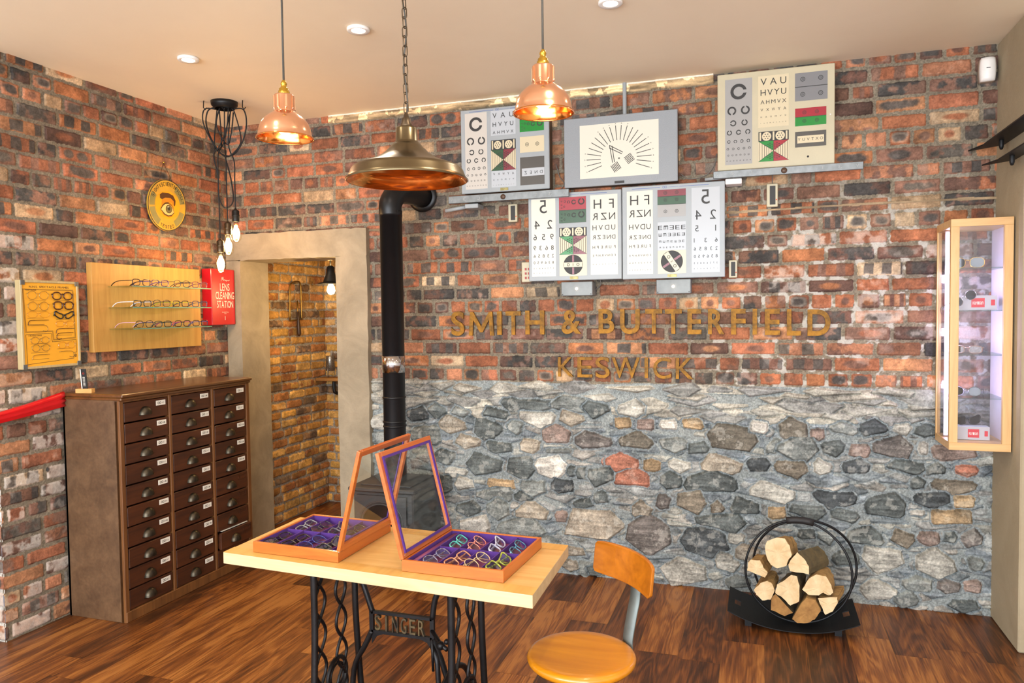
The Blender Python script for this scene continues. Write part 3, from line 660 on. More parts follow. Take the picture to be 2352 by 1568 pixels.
def smooth(P, n=6):
    P = [Vector(p) for p in P]; out = []
    for i in range(len(P)-1):
        a, b, c, d = P[max(0, i-1)], P[i], P[i+1], P[min(len(P)-1, i+2)]
        for k in range(n):
            t = k/n; out.append(.5*((2*b)+(-a+c)*t+(2*a-5*b+4*c-d)*t*t+(-a+3*b-3*c+d)*t**3))
    return out+[P[-1]]
for pts in ([(-.05, .0, .0), (-.105, -.005, .02), (-.115, -.08, .02), (-.07, -.19, .01), (-.03, -.25, 0), (.04, -.26, 0), (.10, -.19, .01), (.13, -.09, .02), (.115, -.01, .02), (.05, -.0, 0)],
            [(-.045, .01, .01), (-.095, -.01, .0), (-.105, -.09, .0), (-.06, -.2, .01), (0, -.27, .01), (.06, -.24, .01), (.09, -.17, 0), (.06, -.03, 0), (.045, .0, .01)],
            [(-.05, -.0, -.02), (-.06, -.15, 0), (-.05, -.24, .02), (.0, -.16, .02), (.03, -.03, .0)],
            [(-.02, .0, .02), (-.04, -.1, .02), (.01, -.2, .0), (.04, -.13, .01), (.05, -.02, .0)],
            [(.03, .0, .02), (.02, -.1, .02), (.0, -.19, .02), (-.03, -.22, .0), (-.06, -.26, .02), (-.04, -.38, .02), (-.045, -.5, 0), (-.01, -.56, 0), (.035, -.52, 0), (.03, -.4, .01), (0, -.27, .01)]):
    loops.tube(smooth([pp(a, z, k) for a, z, k in pts]), .0038, 6)
for i, (e, a0) in enumerate(zip(ends, (-.03, .0, .035))):
    loops.tube(smooth([pp(a0, .0, .0), pp(a0*.6, -.2, .01), (e[0], e[1], 2.36), (e[0], e[1], e[2]+.35), (e[0], e[1], e[2]+.195)]), .0038, 6)
loops.build('cord', M_blkcord, hub)
hk = MB()
for a in (-.105, .0, .115): hk.tube([pp(a, .04, .03), pp(a, .0, .035), pp(a+.01, -.012, .035), pp(a+.018, .0, .035)], .003, 6)
hk.build('cord_hook', M_black, hub)

def downlight(x, y, label, pw=8.5):
    t = thing('recessed_downlight', (x, y, 2.69), label, 'downlight', 'round recessed ceiling downlights')
    MB().lathe([(.030, -.001), (.045, -.004), (.048, 0), (.048, .0095), (.03, .0095)], (x, y, 2.69), 32).build('trim_ring', M_whitep, t)
    MB().lathe([(.0, .004), (.031, .004), (.031, .006), (0, .006)], (x, y, 2.69), 24).build('diffuser', lamp('lit_downlight', 'fff0d8', 22.0), t)
    plight('downlight_beam', (x, y, 2.683), pw, (1, .89, .74), .03, t, spot=150, blend=.5)
downlight(.733, -1.15, 'round white downlight in the ceiling, nearest the left brick wall')
downlight(1.665, -1.196, 'round white downlight in the ceiling, between the left copper lamp and the chain')
downlight(2.73, -1.1, 'round white downlight in the ceiling at the top edge, above the test charts')
for (x, y) in ((3.65, -1.15), (.75, -2.6), (1.7, -2.6), (3.02, -2.2), (3.9, -2.6)): downlight(x, y, 'round white downlight in the ceiling nearer the viewer, out of frame', 34 if x == 3.02 else 8.5)

# closet lamp: black cone with a round glass
cl = thing('closet_lamp', (.24, .75, 1.735), 'black conical lamp with a lit glass bulb inside the doorway', 'lamp')
CLP = CAM+_ray(760, 652)*(4.9)
cx_, cy_, cz_ = CLP
cl.location = (cx_, cy_, cz_); WLOC[cl.name] = tuple(cl.location)
MB().lathe([(.085, 0), (.087, .003), (.075, .008), (.05, .012), (.048, .02), (.026, .075), (.024, .11), (.012, .12)], (cx_, cy_, cz_), 32).build('lamp_shade', M_black, cl)
MB().lathe([(.001, -.095), (.02, -.092), (.042, -.07), (.048, -.045), (.042, -.015), (.036, .005)], (cx_, cy_, cz_), 24).build('glass_globe', M_clear, cl)
MB().lathe([(.001, -.07), (.018, -.065), (.028, -.045), (.024, -.02), (.013, 0)], (cx_, cy_, cz_), 20).build('bulb', M_bulb, cl)
MB().tube([(cx_, cy_, cz_+.118), (cx_, cy_, 2.3)], .005, 8).build('stem', M_black, cl)
plight('closet_light', (cx_, cy_, cz_-.05), 30, (1, .70, .32), .035, cl)
# ------------------------------------------------------------------ drawer cabinet
M_cabside = wood('painted_brown_side', '4f3826', '6e5239', 'Y', .5, .45, dist=.6); M_cabtop = wood('dark_oak_top', '4a2e18', '70461f', 'Y', .7, .35, .3)
M_drawer = wood('walnut_drawer_front', '34190b', '562c12', 'Y', .8, .5, .0); M_rail = wood('cabinet_frame_wood', '5c381c', '7d5028', 'Z', .8, .45)
M_cup = mat('aged_pewter', '4e473c', .4, .95, var=.25, scale=40); M_card = mat('white_card', 'e9e4d8', .6, var=.02); M_ink = mat('black_ink', '1c1a1a', .6, var=.1); M_void = mat('dark_gap', '120b07', .9)
X1, Y0, Y1, HC = .372, -1.27, -.312, 1.115
cab = thing('drawer_cabinet', (.19, -.79, 0), 'tall dark wooden cabinet of thirty small drawers against the left brick wall', 'cabinet')
MB().box(.014, Y0, 0, X1-.012, Y0+.018, 1.085, 0, .002).build('side_panel', M_cabside, cab)
MB().box(.014, Y1-.018, 0, X1-.012, Y1, 1.085, 0, .002).build('side_panel', M_cabside, cab)
MB().box(.014, Y0, 0, .026, Y1, 1.085).box(.02, Y0+.018, .02, X1-.04, Y1-.018, .035).build('back_panel', M_void, cab)
tb = MB().box(.012, Y0-.004, 1.098, X1+.022, Y1+.004, HC, 0, .004).box(.012, Y0-.001, 1.083, X1+.012, Y1+.001, 1.098, 0, .005); tb.build('cabinet_top', M_cabtop, cab)
fr = MB(); cols = [(-1.243, -.956), (-.934, -.638), (-.616, -.343)]
for a, b in ((Y0, -1.245), (-.954, -.936), (-.636, -.618), (-.341, Y1)): fr.box(X1-.03, a, .0, X1, b, 1.083, 0, .002)
fr.box(X1-.03, Y0+.01, 1.073, X1-.001, Y1-.01, 1.084).box(X1-.03, Y0+.002, .0, X1+.004, Y1-.002, .052, 0, .003)
fr.build('face_frame', M_rail, cab)
rg = random.Random(9); pitch = (1.073-.052)/10
def half_cup(mb, x, y, z, w=.036, h=.041, d=.028):
    n = 12; k = 6; V = []; F = []
    for i in range(n+1):
        a = PI*i/n
        for j in range(k+1):
            t = PI/2*j/k; V.append((x+d*math.sin(t), y+w*math.cos(a)*math.cos(t)**.8, z+h*math.sin(a)*math.cos(t)**.8))
    for i in range(n):
        for j in range(k): F.append((i*(k+1)+j, (i+1)*(k+1)+j, (i+1)*(k+1)+j+1, i*(k+1)+j+1))
    mb.add(V, F, 0, True)
    mb.box(x, y-w-.004, z-.003, x+.0025, y+w+.004, z+.001); return mb
for ci, (a, b) in enumerate(cols):
    for r_ in range(10):
        zt = 1.073-pitch*r_-.004; zb = 1.073-pitch*(r_+1)+.003; out = rg.uniform(-.002, .003); yo = rg.uniform(-.001, .001)
        if ci == 2 and r_ == 8: out = .022
        xf = X1+out-.003
        dr = MB().box(xf-.014, a+.003+yo, zb, xf, b-.003+yo, zt, 0, .0025).box(.05, a+.012, zb+.004, xf-.012, b-.012, zt-.012).build('drawer', M_drawer, cab)
        yc = (a+b)/2-.012; zc = (zb+zt)/2-.022
        half_cup(MB(), xf, yc, zc).build('cup_pull', M_cup, dr)
        has = not (ci == 2 and r_ >= 5)
        lb = MB(); y0 = b-.082; z0 = zt-.036; w, h = .062, .025
        if has:
            lb.box(xf, y0, z0, xf+.0015, y0+w, z0+h)
            F_ = Face((xf+.0015, y0, z0), (0, 1, 0), (0, 0, 1), (1, 0, 0), lb)
            F_.ring(.014, .0125, .006, .0042, 1, n=12); F_.ring(.026, .0125, .006, .0042, 1, n=12)
            F_.glyph(rg.choice('3458'), .037, .008, .042, .016, 1); F_.glyph(rg.choice('1267'), .046, .008, .051, .016, 1)
            lb.build('label_card', [M_card, M_ink], dr)
        else:
            for (p, q, s, t) in ((0, 0, w, .003), (0, h-.003, w, h), (0, 0, .003, h), (w-.003, 0, w, h)): lb.box(xf, y0+p, z0+q, xf+.0025, y0+s, z0+t)
            lb.build('label_holder', M_drawer, dr)
        if ci == 2 and r_ == 7: MB().box(X1-.01, a+.03, zb-.004, X1+.004, b-.02, zb-.001).build('paper_slip', M_card, dr)
# card in a wooden block on the cabinet
t = thing('card_holder', (.13, -1.235, HC), 'small oak block holding an upright black card on the dark cabinet', 'card holder')
MB().obox((.13, -1.24, HC+.0105), ((1, .25, 0), (-.25, 1, 0), (0, 0, 1)), (.042, .014, .0105), 0, .001).build('block', wood('light_oak_block', 'c8914e', 'dba766', 'X', 2), t)
cb = MB(); O = Vector((.118, -1.243, HC+.018)); ux = Vector((.55, .1, 0)).normalized(); uz = Vector((-.09, .0, 1)).normalized(); nn_ = ux.cross(uz).normalized()
cb.obox(O+ux*.012+uz*.05, (ux, uz, nn_), (.016, .05, .0018), 0)
F_ = Face(O-ux*.004+nn_*.002, ux, uz, nn_, cb); F_.rect(0, .001, .005, .099, 1); F_.ring(.018, .078, .005, .003, 2, n=10)
for k in range(8): F_.rect(.012, .016+k*.006, .024, .018+k*.006, 1, 2)
cb.build('card', [mat('black_card', '191716', .5), M_card, mat('red_ink', 'b03020', .5)], t)

# ------------------------------------------------------------------ table on a cast-iron treadle stand
TA = math.radians(-3.5); tc_ = Vector((2.212, -1.985, 0)); tu = Vector((math.cos(TA), math.sin(TA), 0)); tv = Vector((-math.sin(TA), math.cos(TA), 0)); tz = Vector((0, 0, 1))
TP = [Vector(p) for p in ((1.700, -2.162, 0), (2.728, -2.229, 0), (2.716, -1.799, 0), (1.701, -1.751, 0))]
table = thing('treadle_table', (tc_.x, tc_.y, 0), 'pale wooden table on a black cast-iron sewing machine treadle stand', 'table')
M_maple = wood('maple_top_lit', 'cc9c58', 'dcb270', 'X', .7, .38, .2, dist=1.6); M_maple2 = wood('maple_end_lit', 'c89448', 'dcac5e', 'Y', .7, .38, .2, dist=1.6)  # yellow light falling on the table is put into these golden top colours
tt = MB()
def slab(mb, P, z0, z1, m=0):
    V = [(p.x, p.y, z0) for p in P]+[(p.x, p.y, z1) for p in P]
    mb.add(V, [(3, 2, 1, 0), (4, 5, 6, 7), (0, 1, 5, 4), (1, 2, 6, 5), (2, 3, 7, 6), (3, 0, 4, 7)], m)
def lerp(a, b, t): return a+(b-a)*t
slab(tt, TP, .714, .75)
o_ = tt.build('tabletop', [M_maple, wood('maple_edge_unlit', 'b9a078', 'cdb68e', 'X', .7, .45, 0)], table)
for p_ in o_.data.polygons:
    if abs(p_.normal.z) < .5: p_.material_index = 1  # sides take the paler maple, without the painted yellow light
bv = o_.modifiers.new('edge', 'BEVEL'); bv.width = .002; bv.segments = 2
bp_ = MB()
for (t0, t1, m) in ((.0, .13, 0), (.87, 1.0, 0)):
    # breadboard ends laid flush, 0.4 mm proud
    a, b = lerp(TP[3], TP[0], t0), lerp(TP[2], TP[1], t0); c, d_ = lerp(TP[2], TP[1], t1), lerp(TP[3], TP[0], t1)
    q = [a, d_, c, b]; e = .0005
    V = [(p.x, p.y, .75+e) for p in q]; bp_.add(V, [(0, 1, 2, 3)], 0)
bp_.build('edge_board', M_maple2, table)
M_iron = mat('black_cast_iron', '1d1b1c', .42, .55, var=.3, bump=.25, bscale=160)
def frame_side(x, flip):
    g = MB(); yf, yb = -2.125, -1.885; zt = .714
    for (y0, y1_) in ((yf, yf-.035), (yb, yb+.05)):
        g.tube(smooth([(x, y0, zt), (x, y0+(y0-yf)*.0, .52), (x, lerp(y0, y1_, .25), .36), (x, lerp(y0, y1_, .6), .2), (x, y1_, .03)], 5), [.011]*21, 8, flat=((1, 0, 0), .8))
    g.box(x-.012, yf-.02, .7, x+.012, yb+.02, .714, 0, .003); g.box(x-.012, yf-.04, .1, x+.012, yb+.05, .118, 0, .004)
    n = 2; w = (yb-yf)
    for k in range(n+1):
        for ph in (0, 1):
            P = []
            for i in range(37):
                z = .705-(.585)*i/36; yy = yf+w*(k+.0)/n; a = w/n/2
                off = a*(.5-.5*math.cos(2*PI*(i/36)*2.8+PI*ph)); y = yy+(off if ph == 0 else off-w/n)+.0
                if y < yf-.001 or y > yb+.001: y = min(max(y, yf), yb)
                P.append((x, y, z))
            if (k == 0 and ph == 1) or (k == n and ph == 0): continue
            g.tube(P, .0055, 6)
    for (yy, s) in ((yf-.03, -1), (yb+.045, 1)): g.tube([(x, yy, .04), (x, yy+s*.01, .018), (x, yy+s*.012, .0)], [.012, .014, .018], 8)
    g.tube([(x, lerp(yf, yb, .5)+.055*math.cos(2*PI*i/24), .33+.055*math.sin(2*PI*i/24)) for i in range(24)], .007, 6, closed=True)
    g.tube([(x, lerp(yf, yb, .5)+.038*math.cos(2*PI*i/24), .33+.038*math.sin(2*PI*i/24)) for i in range(24)], .004, 6, closed=True)
    return g
xl, xr = 2.0, 2.452
frame_side(xl, 0).build('leg', M_iron, table); frame_side(xr, 1).build('leg', M_iron, table)
br = MB(); YB = -1.885
bl, brt, zb0, zb1 = 2.062, 2.282, .432, .497
def bpt(x): return (x-bl)/(brt-bl)
for z in (zb0, zb1): br.bar((bl, YB, z), (brt, YB, z), .012, .010, (0, 0, 1))
for x in (bl, brt): br.bar((x, YB, zb0-.006), (x, YB, zb1+.006), .012, .014, (1, 0, 0))
br.tube(smooth([(xl, YB, .70), (2.02, YB, .62), (2.045, YB, .55), (bl+.002, YB, zb1)], 5), .0095, 8); br.tube(smooth([(xr, YB, .70), (2.36, YB, .655), (2.30, YB, .58), (brt, YB, zb1)], 5), .0095, 8)
br.tube(smooth([(bl, YB, zb0), (2.035, YB, .38), (1.99, YB, .29), (xl-.02, YB, .12)], 5), .0095, 8); br.tube(smooth([(brt, YB, zb0), (2.31, YB, .37), (2.345, YB, .28), (xr, YB, .12)], 5), .0095, 8)
for (xa, xb, s) in ((bl, bl+.045, 1), (brt, brt-.045, -1)): br.prism([(xa, zb0-.005), (xb, zb0-.005), (xa+s*.018, zb0-.015), (xa, zb0-.042)][::s], (0, YB-.004, 0), (1, 0, 0), (0, 0, 1), (0, 1, 0), 0, .008)
brace = br.build('brace', M_iron, table)
M_gilt = mat('worn_gilt_iron', '2b2826', .45, .6, col2='6a5a3c', scale=20)
sg = MB(); chs = 'SINGER'; lw = (brt-bl-.035)/6
for i, ch in enumerate(chs):
    vs_, fs_, _ = glyph(ch, .01); x0 = bl+.014+i*lw*1.03; w = lw*.68 if ch != 'I' else lw*.2; x0 += (lw*.68-w)/2; zt0, zt1 = zb0+.007, zb1-.007
    P = [(x0+a*w, YB-.008, zt0+b*(zt1-zt0)) for a, b in vs_]; Q = [(x0+a*w, YB+.004, zt0+b*(zt1-zt0)) for a, b in vs_]
    n_ = len(P); sg.add(P+Q, [list(f) for f in fs_]+[[n_+i_ for i_ in f[::-1]] for f in fs_])
    from collections import Counter
    ec = Counter();
    for f in fs_:
        for a in range(len(f)): ec[(f[a], f[(a+1) % len(f)])] += 1
    E_ = [e for e in ec if (e[1], e[0]) not in ec]; b0 = len(sg.v)-2*n_
    for (a, b) in E_: sg.f.append([b0+b, b0+a, b0+n_+a, b0+n_+b]); sg.m.append(0); sg.s.append(False)
sg.build('cast_lettering', M_gilt, brace)
wh = MB(); wy, wz, wr = -2.0, .25, .15; xw = 2.40
wh.tube([(xw, wy+wr*math.cos(2*PI*i/40), wz+wr*math.sin(2*PI*i/40)) for i in range(40)], .009, 8, closed=True)
for k in range(5):
    a = 2*PI*k/5+.3; wh.tube([(xw, wy, wz), (xw, wy+wr*math.cos(a), wz+wr*math.sin(a))], .006, 6)
wh.lathe([(0, -.03), (.018, -.03), (.018, .045), (0, .045)], (xw, wy, wz), 16, ax=(1, 0, 0)); wh.build('flywheel', M_iron, table)
ar = MB(); ar.tube(smooth([(2.30, -1.93, .43), (2.325, -1.95, .40), (2.335, -1.96, .32), (2.35, -1.97, .22), (2.36, -1.98, .12)], 5), .0085, 8)
ar.tube([(2.28, -1.885, .46), (2.33, -1.93, .44), (2.36, -1.95, .435)], .007, 8); ar.tube([(2.31, -1.95, .46), (2.312, -1.95, .36)], .0045, 6); ar.ball((2.335, -1.94, .44), .014, 10); ar.ball((2.36, -1.95, .46), .009, 8)
ar.build('pitman_rod', M_iron, table)
tr = MB(); tr.box(2.07, -2.11, .085, 2.36, -1.9, .095)
for k in range(6): tr.box(2.075+k*.048, -2.11, .095, 2.105+k*.048, -1.9, .1)
tr.box(xl, -2.005, .078, xr, -1.99, .09); tr.build('treadle', M_iron, table)

# ------------------------------------------------------------------ eyewear
def rim_pts(cx, cz, w, h, e, n=20, cat=0.0):
    P = []
    for i in range(n):
        a = 2*PI*i/n; c, s = math.cos(a), math.sin(a); x = w/2*math.copysign(abs(c)**e, c); z = h/2*math.copysign(abs(s)**e, s)
        z += cat*(x/(w/2))*max(0, z)/(h/2)*h*.3
        P.append((cx+x, cz+z))
    return P
def eyewear(name, loc, rot, label, frame, lens, cat_='glasses', group=None, style=0, folded=False, temple=None, spread=1.0):
    """front plane XZ facing -Y, temples running to +Y; bottom of rims at z=0"""
    t = thing(name, (0, 0, 0), label, cat_, group)
    w, h, e, rr = [(.050, .036, .75, .0017), (.050, .032, .55, .0022), (.048, .042, .95, .0014), (.052, .034, .6, .0028), (.056, .046, .8, .0013)][style]
    gap = .018; cx = (w+gap)/2; cz = h/2+rr
    for sg_ in (-1, 1):
        R2 = rim_pts(sg_*cx, cz, w, h, e, cat=(.6 if style == 3 else 0)*1)
        if style == 3: R2 = [(x, z+max(0, (sg_*x-cx))*.25) for x, z in R2]
        r_ = MB().tube([(x, 0, z) for x, z in R2], rr, 6, closed=True)
        if sg_ == 1:
            r_.tube([(-gap/2-.003, 0, cz+h*.16), (-gap/4, -.001, cz+h*.25), (gap/4, -.001, cz+h*.25), (gap/2+.003, 0, cz+h*.16)], rr*1.1, 6)
        r_.build('rim', frame, t)
        l_ = MB(); V = [(x, .0, z) for x, z in R2]; l_.add(V+[(x, .0012, z) for x, z in R2], [list(range(20))[::-1], list(range(20, 40))])
        l_.build('lens', lens, t)
        xe = sg_*(cx+w/2); zh = cz+h*.27
        tp = MB()
        if not folded:
            P = smooth([(xe, -.0, zh), (xe+sg_*.006, .003, zh), (xe+sg_*.007*spread, .05, zh+.0), (xe+sg_*.005, .095, zh-.002), (xe+sg_*.002, .125, zh*.55), (xe, .142, .002)], 3)
            tp.tube(P, [rr*1.0]*(len(P)-5)+[rr*1.3]*5, 6, flat=((0, 0, 1), .6))
        else:
            o2 = .008+.005*(sg_+1)/2
            P = smooth([(xe, 0, zh), (xe+sg_*.004, .004, zh), (xe+sg_*.002, o2, zh), (xe-sg_*.05, o2+.002, zh), (xe-sg_*.09, o2+.003, zh-.004), (xe-sg_*.12, o2+.005, zh-.022)], 3)
            tp.tube(P, rr*1.15, 6, flat=((0, 0, 1), .6))
        tp.build('temple', temple or frame, t)
    t.location = loc; t.rotation_euler = rot; WLOC[t.name] = tuple(loc)
    return t
M_lens = glass('spectacle_lens', (.97, .98, 1.0), .10); M_lensd = glass('dark_lens', (.07, .06, .07), .10); M_lensb = glass('brown_lens', (.42, .2, .12), .10); M_lensg = glass('blue_grey_lens', (.25, .28, .4), .12)
def fm(n, c, c2=None, r=.2, s=60, metal=0): return mat('frame_'+n, c, r, metal, col2=c2, scale=s, coat=.4)

# ------------------------------------------------------------------ two glazed spectacle trays
M_cherry = wood('cherry_wood', 'a85018', 'c06a28', 'X', 1.0, .3, .35); M_cherryY = wood('cherry_wood_side', 'a85018', 'c06a28', 'Y', 1.0, .3, .35)
M_purple = mat('purple_felt', '4d2a7a', .9, var=.1, scale=30); M_plum = mat('plum_satin', '6d2f55', .5, var=.1); M_pane = glass('lid_glass', (.96, .98, .97), .05)
def tray(C4, zb, hinge_right, lid_dir, label, side):
    """C4: four base corners (front-left, front-right, back-right, back-left)"""
    c = sum(C4, Vector())/4; t = thing('spectacle_tray', (c.x, c.y, zb), label, 'display box', 'open glazed spectacle trays on the table')
    FL, FR, BR, BL = C4; H = .033; th = .009; z0, z1 = zb, zb+H
    U = (FR-FL).normalized(); Vv = (BL-FL).normalized(); W = (FR-FL).length; D = (BL-FL).length
    def q(u, v, z): return FL+U*u+Vv*v+tz*(z-0)
    def bx(mb, u0, v0, a, u1, v1, b, bev=.001): mb.obox(q((u0+u1)/2, (v0+v1)/2, (a+b)/2), (U, Vv, tz), ((u1-u0)/2, (v1-v0)/2, (b-a)/2), 0, bev)
    m = MB(); bx(m, 0, 0, z0, W, th, z1); m.build('wooden_wall', M_cherry, t); m = MB(); bx(m, 0, D-th, z0, W, D, z1); m.build('wooden_wall', M_cherry, t)
    m = MB(); bx(m, 0, th, z0, th, D-th, z1); m.build('wooden_wall', M_cherryY, t); m = MB(); bx(m, W-th, th, z0, W, D-th, z1); m.build('wooden_wall', M_cherryY, t)
    m = MB(); bx(m, th, th, z0, W-th, D-th, z0+.006, 0)
    l_ = MB(); e = .0022; zl = z1-.003
    for (u0, v0, u1, v1) in ((th, th, W-th, th+e), (th, D-th-e, W-th, D-th), (th, th, th+e, D-th), (W-th-e, th, W-th, D-th)): bx(l_, u0, v0, z0+.006, u1, v1, zl, 0)
    l_.build('felt_lining', M_purple, t); m.build('felt_base', M_plum, t)
    hw = .03; a = th+(hw if side == 'L' else 0); b = W-th-(0 if side == 'L' else hw)
    dv = MB()
    for k in range(1, 4):
        u = a+(b-a)*k/4; bx(dv, u-.0015, th, z0+.006, u+.0015, D-th, zl-.002, 0)
    bx(dv, a, D/2-.0015, z0+.006, b, D/2+.0015, zl-.002, 0)
    u = a if side == 'L' else b; bx(dv, u-.0015, th, z0+.006, u+.0015, D-th, zl-.002, 0)
    dv.build('divider', M_purple, t)
    r_ = MB(); uu = th+hw/2 if side == 'L' else W-th-hw/2
    r_.tube([q(uu, th+.003, z0+.012), q(uu, D-th-.003, z0+.012)], hw/2-.002, 12); r_.build('padded_roll', M_plum, t)
    # lid: hinged on one long side, standing up and leaning over the gap
    hu = 0 if side == 'L' else W; ld = lid_dir; LL = W; ft = .017; tk = .012
    def lp(s, v, n): return q(hu, 0, z1)+Vv*v+(U*ld[0]+tz*ld[1])*s+(U*(-ld[1])+tz*ld[0])*n
    A1 = (U*ld[0]+tz*ld[1]).normalized(); A3 = (U*(-ld[1])+tz*ld[0]).normalized()
    fr_ = MB()
    def lb(s0, v0, s1, v1, n0=-tk/2, n1=tk/2, mb=None, bev=.001): (mb or fr_).obox(lp((s0+s1)/2, (v0+v1)/2, (n0+n1)/2), (A1, Vv, A3), ((s1-s0)/2, (v1-v0)/2, (n1-n0)/2), 0, bev)
    lb(0, 0, LL, ft); lb(0, D-ft, LL, D); lb(0, ft, ft, D-ft); lb(LL-ft, ft, LL, D-ft)
    lid = fr_.build('lid', M_cherryY, t)
    gl_ = MB(); lb(ft-.003, ft-.003, LL-ft+.003, D-ft+.003, -.001, .001, gl_, 0); gl_.build('pane', M_pane, lid)
    li = MB(); s_ = 1 if side == 'R' else -1; n0, n1 = (tk/2, tk/2+.004); 
    if side == 'L': n0, n1 = -tk/2-.004, -tk/2
    for (s0, v0, s1, v1) in ((ft*.78, ft*.78, LL-ft*.78, ft+.004), (ft*.78, D-ft-.004, LL-ft*.78, D-ft*.78), (ft*.78, ft, ft+.004, D-ft), (LL-ft-.004, ft, LL-ft*.78, D-ft)): lb(s0, v0, s1, v1, n0, n1, li, 0)
    li.build('velvet_trim', M_purple, lid)
    hg = MB()
    for v in (.012, D-.012): hg.tube([lp(-.002, v-.01, 0), lp(-.002, v+.01, 0)], .0035, 8); hg.tube([lp(0, v, 0), lp(.01, v, .006 if side == 'R' else -.006)], .0015, 6)
    hg.build('hinge', M_chrome, t)
    cells = []
    for j in (0, 1):
        for k in range(4):
            u = a+(b-a)*(k+.5)/4; v = th+(D-2*th)*(.25+.5*j); cells.append((q(u, v, z0+.006), j, k))
    return U, Vv, cells
TL = [Vector((1.792, -2.137, 0)), Vector((2.104, -2.152, 0)), Vector((2.085, -1.817, 0)), Vector((1.793, -1.806, 0))]
TR = [Vector((2.318, -2.163, 0)), Vector((2.628, -2.170, 0)), Vector((2.624, -1.842, 0)), Vector((2.333, -1.842, 0))]
UL, VL, cellsL = tray(TL, .7512, True, (.25, .968), 'spectacle tray on the left of the table, plain dark glasses, lid leaning right', 'R')
UR, VR, cellsR = tray(TR, .7512, False, (-.24, .971), 'spectacle tray on the right of the table, colourful glasses, lid leaning left', 'L')
rowsL = [('black', '151417', None), ('dark brown', '2c1c18', None), ('indigo', '242a68', '3a4aa0'), ('black and clear', '1a1a1c', '5a5450'), ('silver-grey', '6a6a70', '9a9aa0'), ('charcoal', '2a2b30', None), ('smoke', '3c3a44', '6a6878'), ('dark green', '1e3430', None)]
rowsR = [('blue-brown tortoiseshell', '6a4a3a', '8a90b8'), ('amber and pink', 'a8643c', 'd8a080'), ('cream tortoiseshell', 'b08a5c', 'e0c8a0'), ('lime and black', '2a3020', 'b8c040'), ('turquoise', '1f9a94', '6ac4bc'), ('coral-red floral', 'c0503c', 'f0b0a0'), ('lilac-grey', '8a86a8', 'c4c8d8'), ('teal-blue', '2a5a7a', '5aa0b8')]
ordn = ['first', 'second', 'third', 'fourth']
for (U, V, cells, rows, side) in ((UL, VL, cellsL, rowsL, 'left'), (UR, VR, cellsR, rowsR, 'right')):
    for (p, j, k), (nm, c1, c2) in zip(cells, rows):
        fmt = fm(nm.replace(' ', '_')+'_'+side, c1, c2, s=90)
        d = V.copy(); ang = math.atan2(d.y, d.x); lean = math.radians(-58 if side == 'right' else -66)
        sc_ = 1.0
        g = eyewear('folded_spectacles', (0, 0, 0), (0, 0, 0), nm+' spectacles folded in the '+side+' tray, '+ordn[k]+' compartment of the '+('front' if j == 0 else 'back')+' row', fmt, M_lens, 'glasses', 'folded spectacles in the '+side+' tray', style=(k+j) % 4, folded=True)
        M_ = Matrix.Rotation(ang+math.radians(8 if j else -6), 4, 'Z') @ Matrix.Rotation(lean, 4, 'X'); g.rotation_euler = M_.to_euler()
        g.location = p+Vector((.012 if side == 'right' else .008, 0, .004)); WLOC[g.name] = tuple(g.location)

# ------------------------------------------------------------------ swivel chair
M_seat = wood('honey_varnished_ply', 'b86e0c', 'd48a18', 'X', .35, .28, .5, dist=2.2, bump=.03); M_back = wood('honey_varnished_back', '9a560c', 'b86c14', 'X', .5, .35, .4, dist=2.2, bump=.03)
M_steel = mat('worn_grey_steel', '6a7270', .5, .35, var=.2, scale=12)
SC = Vector((2.787, -1.937, 0)); sx = Vector((.70, .72, 0)).normalized(); sy = Vector((-sx.y, sx.x, 0))
chair = thing('swivel_chair', (SC.x, SC.y, 0), 'old round-seated wooden chair with curved backrest on a grey steel strap', 'chair')
MB().lathe([(0, .444), (.12, .444), (.150, .448), (.159, .457), (.161, .466), (.157, .474), (.147, .477), (.115, .475), (.06, .472), (0, .471)], SC, 56).build('seat', M_seat, chair)
bk = MB(); A = Vector((2.788, -1.713, 0)); B = Vector((2.998, -1.912, 0)); n = 24; V = []; mid = (A+B)/2; out_ = Vector((B.y-A.y, -(B.x-A.x), 0)).normalized()
if out_.dot(mid-SC) < 0: out_ = -out_
rows_ = 10
for face in (0, 1):
    for j in range(rows_+1):
        zz = j/rows_
        for i in range(n+1):
            t_ = i/n; s = 2*t_-1; zc_ = 2*zz-1
            # superellipse outline for soft corners
            lim = (1-abs(zc_)**7)**(1/7.) if abs(zc_) < 1 else 0; lim = .93+.07*lim
            p = mid+(B-A)/2*s*lim+out_*(.028*(1-s*s)-.012+(.012 if face else 0))+tz*(.648+.104*zz*(1)-.004*abs(s)**6*zc_)+out_*(.012*(zz-.5))
            V.append(p)
F = []; k_ = (rows_+1)*(n+1)
for j in range(rows_):
    for i in range(n):
        a = j*(n+1)+i; F.append((a, a+n+1, a+n+2, a+1)); F.append((k_+a, k_+a+1, k_+a+n+2, k_+a+n+1))
for i in range(n): F.append((i, i+1, k_+i+1, k_+i)); a = rows_*(n+1)+i; F.append((a, k_+a, k_+a+1, a+1))
for j in range(rows_): a = j*(n+1); F.append((a, k_+a, k_+a+n+1, a+n+1)); a += n; F.append((a, a+n+1, k_+a+n+1, k_+a))
bk.add(V, F, 0, False); bko = bk.build('backrest', M_back, chair); md = bko.modifiers.new('edge', 'BEVEL'); md.width = .003; md.segments = 2; md.limit_method = 'ANGLE'
E1 = SC+sx*.148; pp_ = smooth([SC+sx*.03+tz*.436, SC+sx*.12+tz*.434, SC+sx*.164+tz*.448, SC+sx*.170+tz*.49, SC+sx*.186+tz*.56, SC+sx*.196+tz*.60, SC+sx*.200+tz*.64, SC+sx*.204+tz*.70], 6)
stp = MB(); V = []
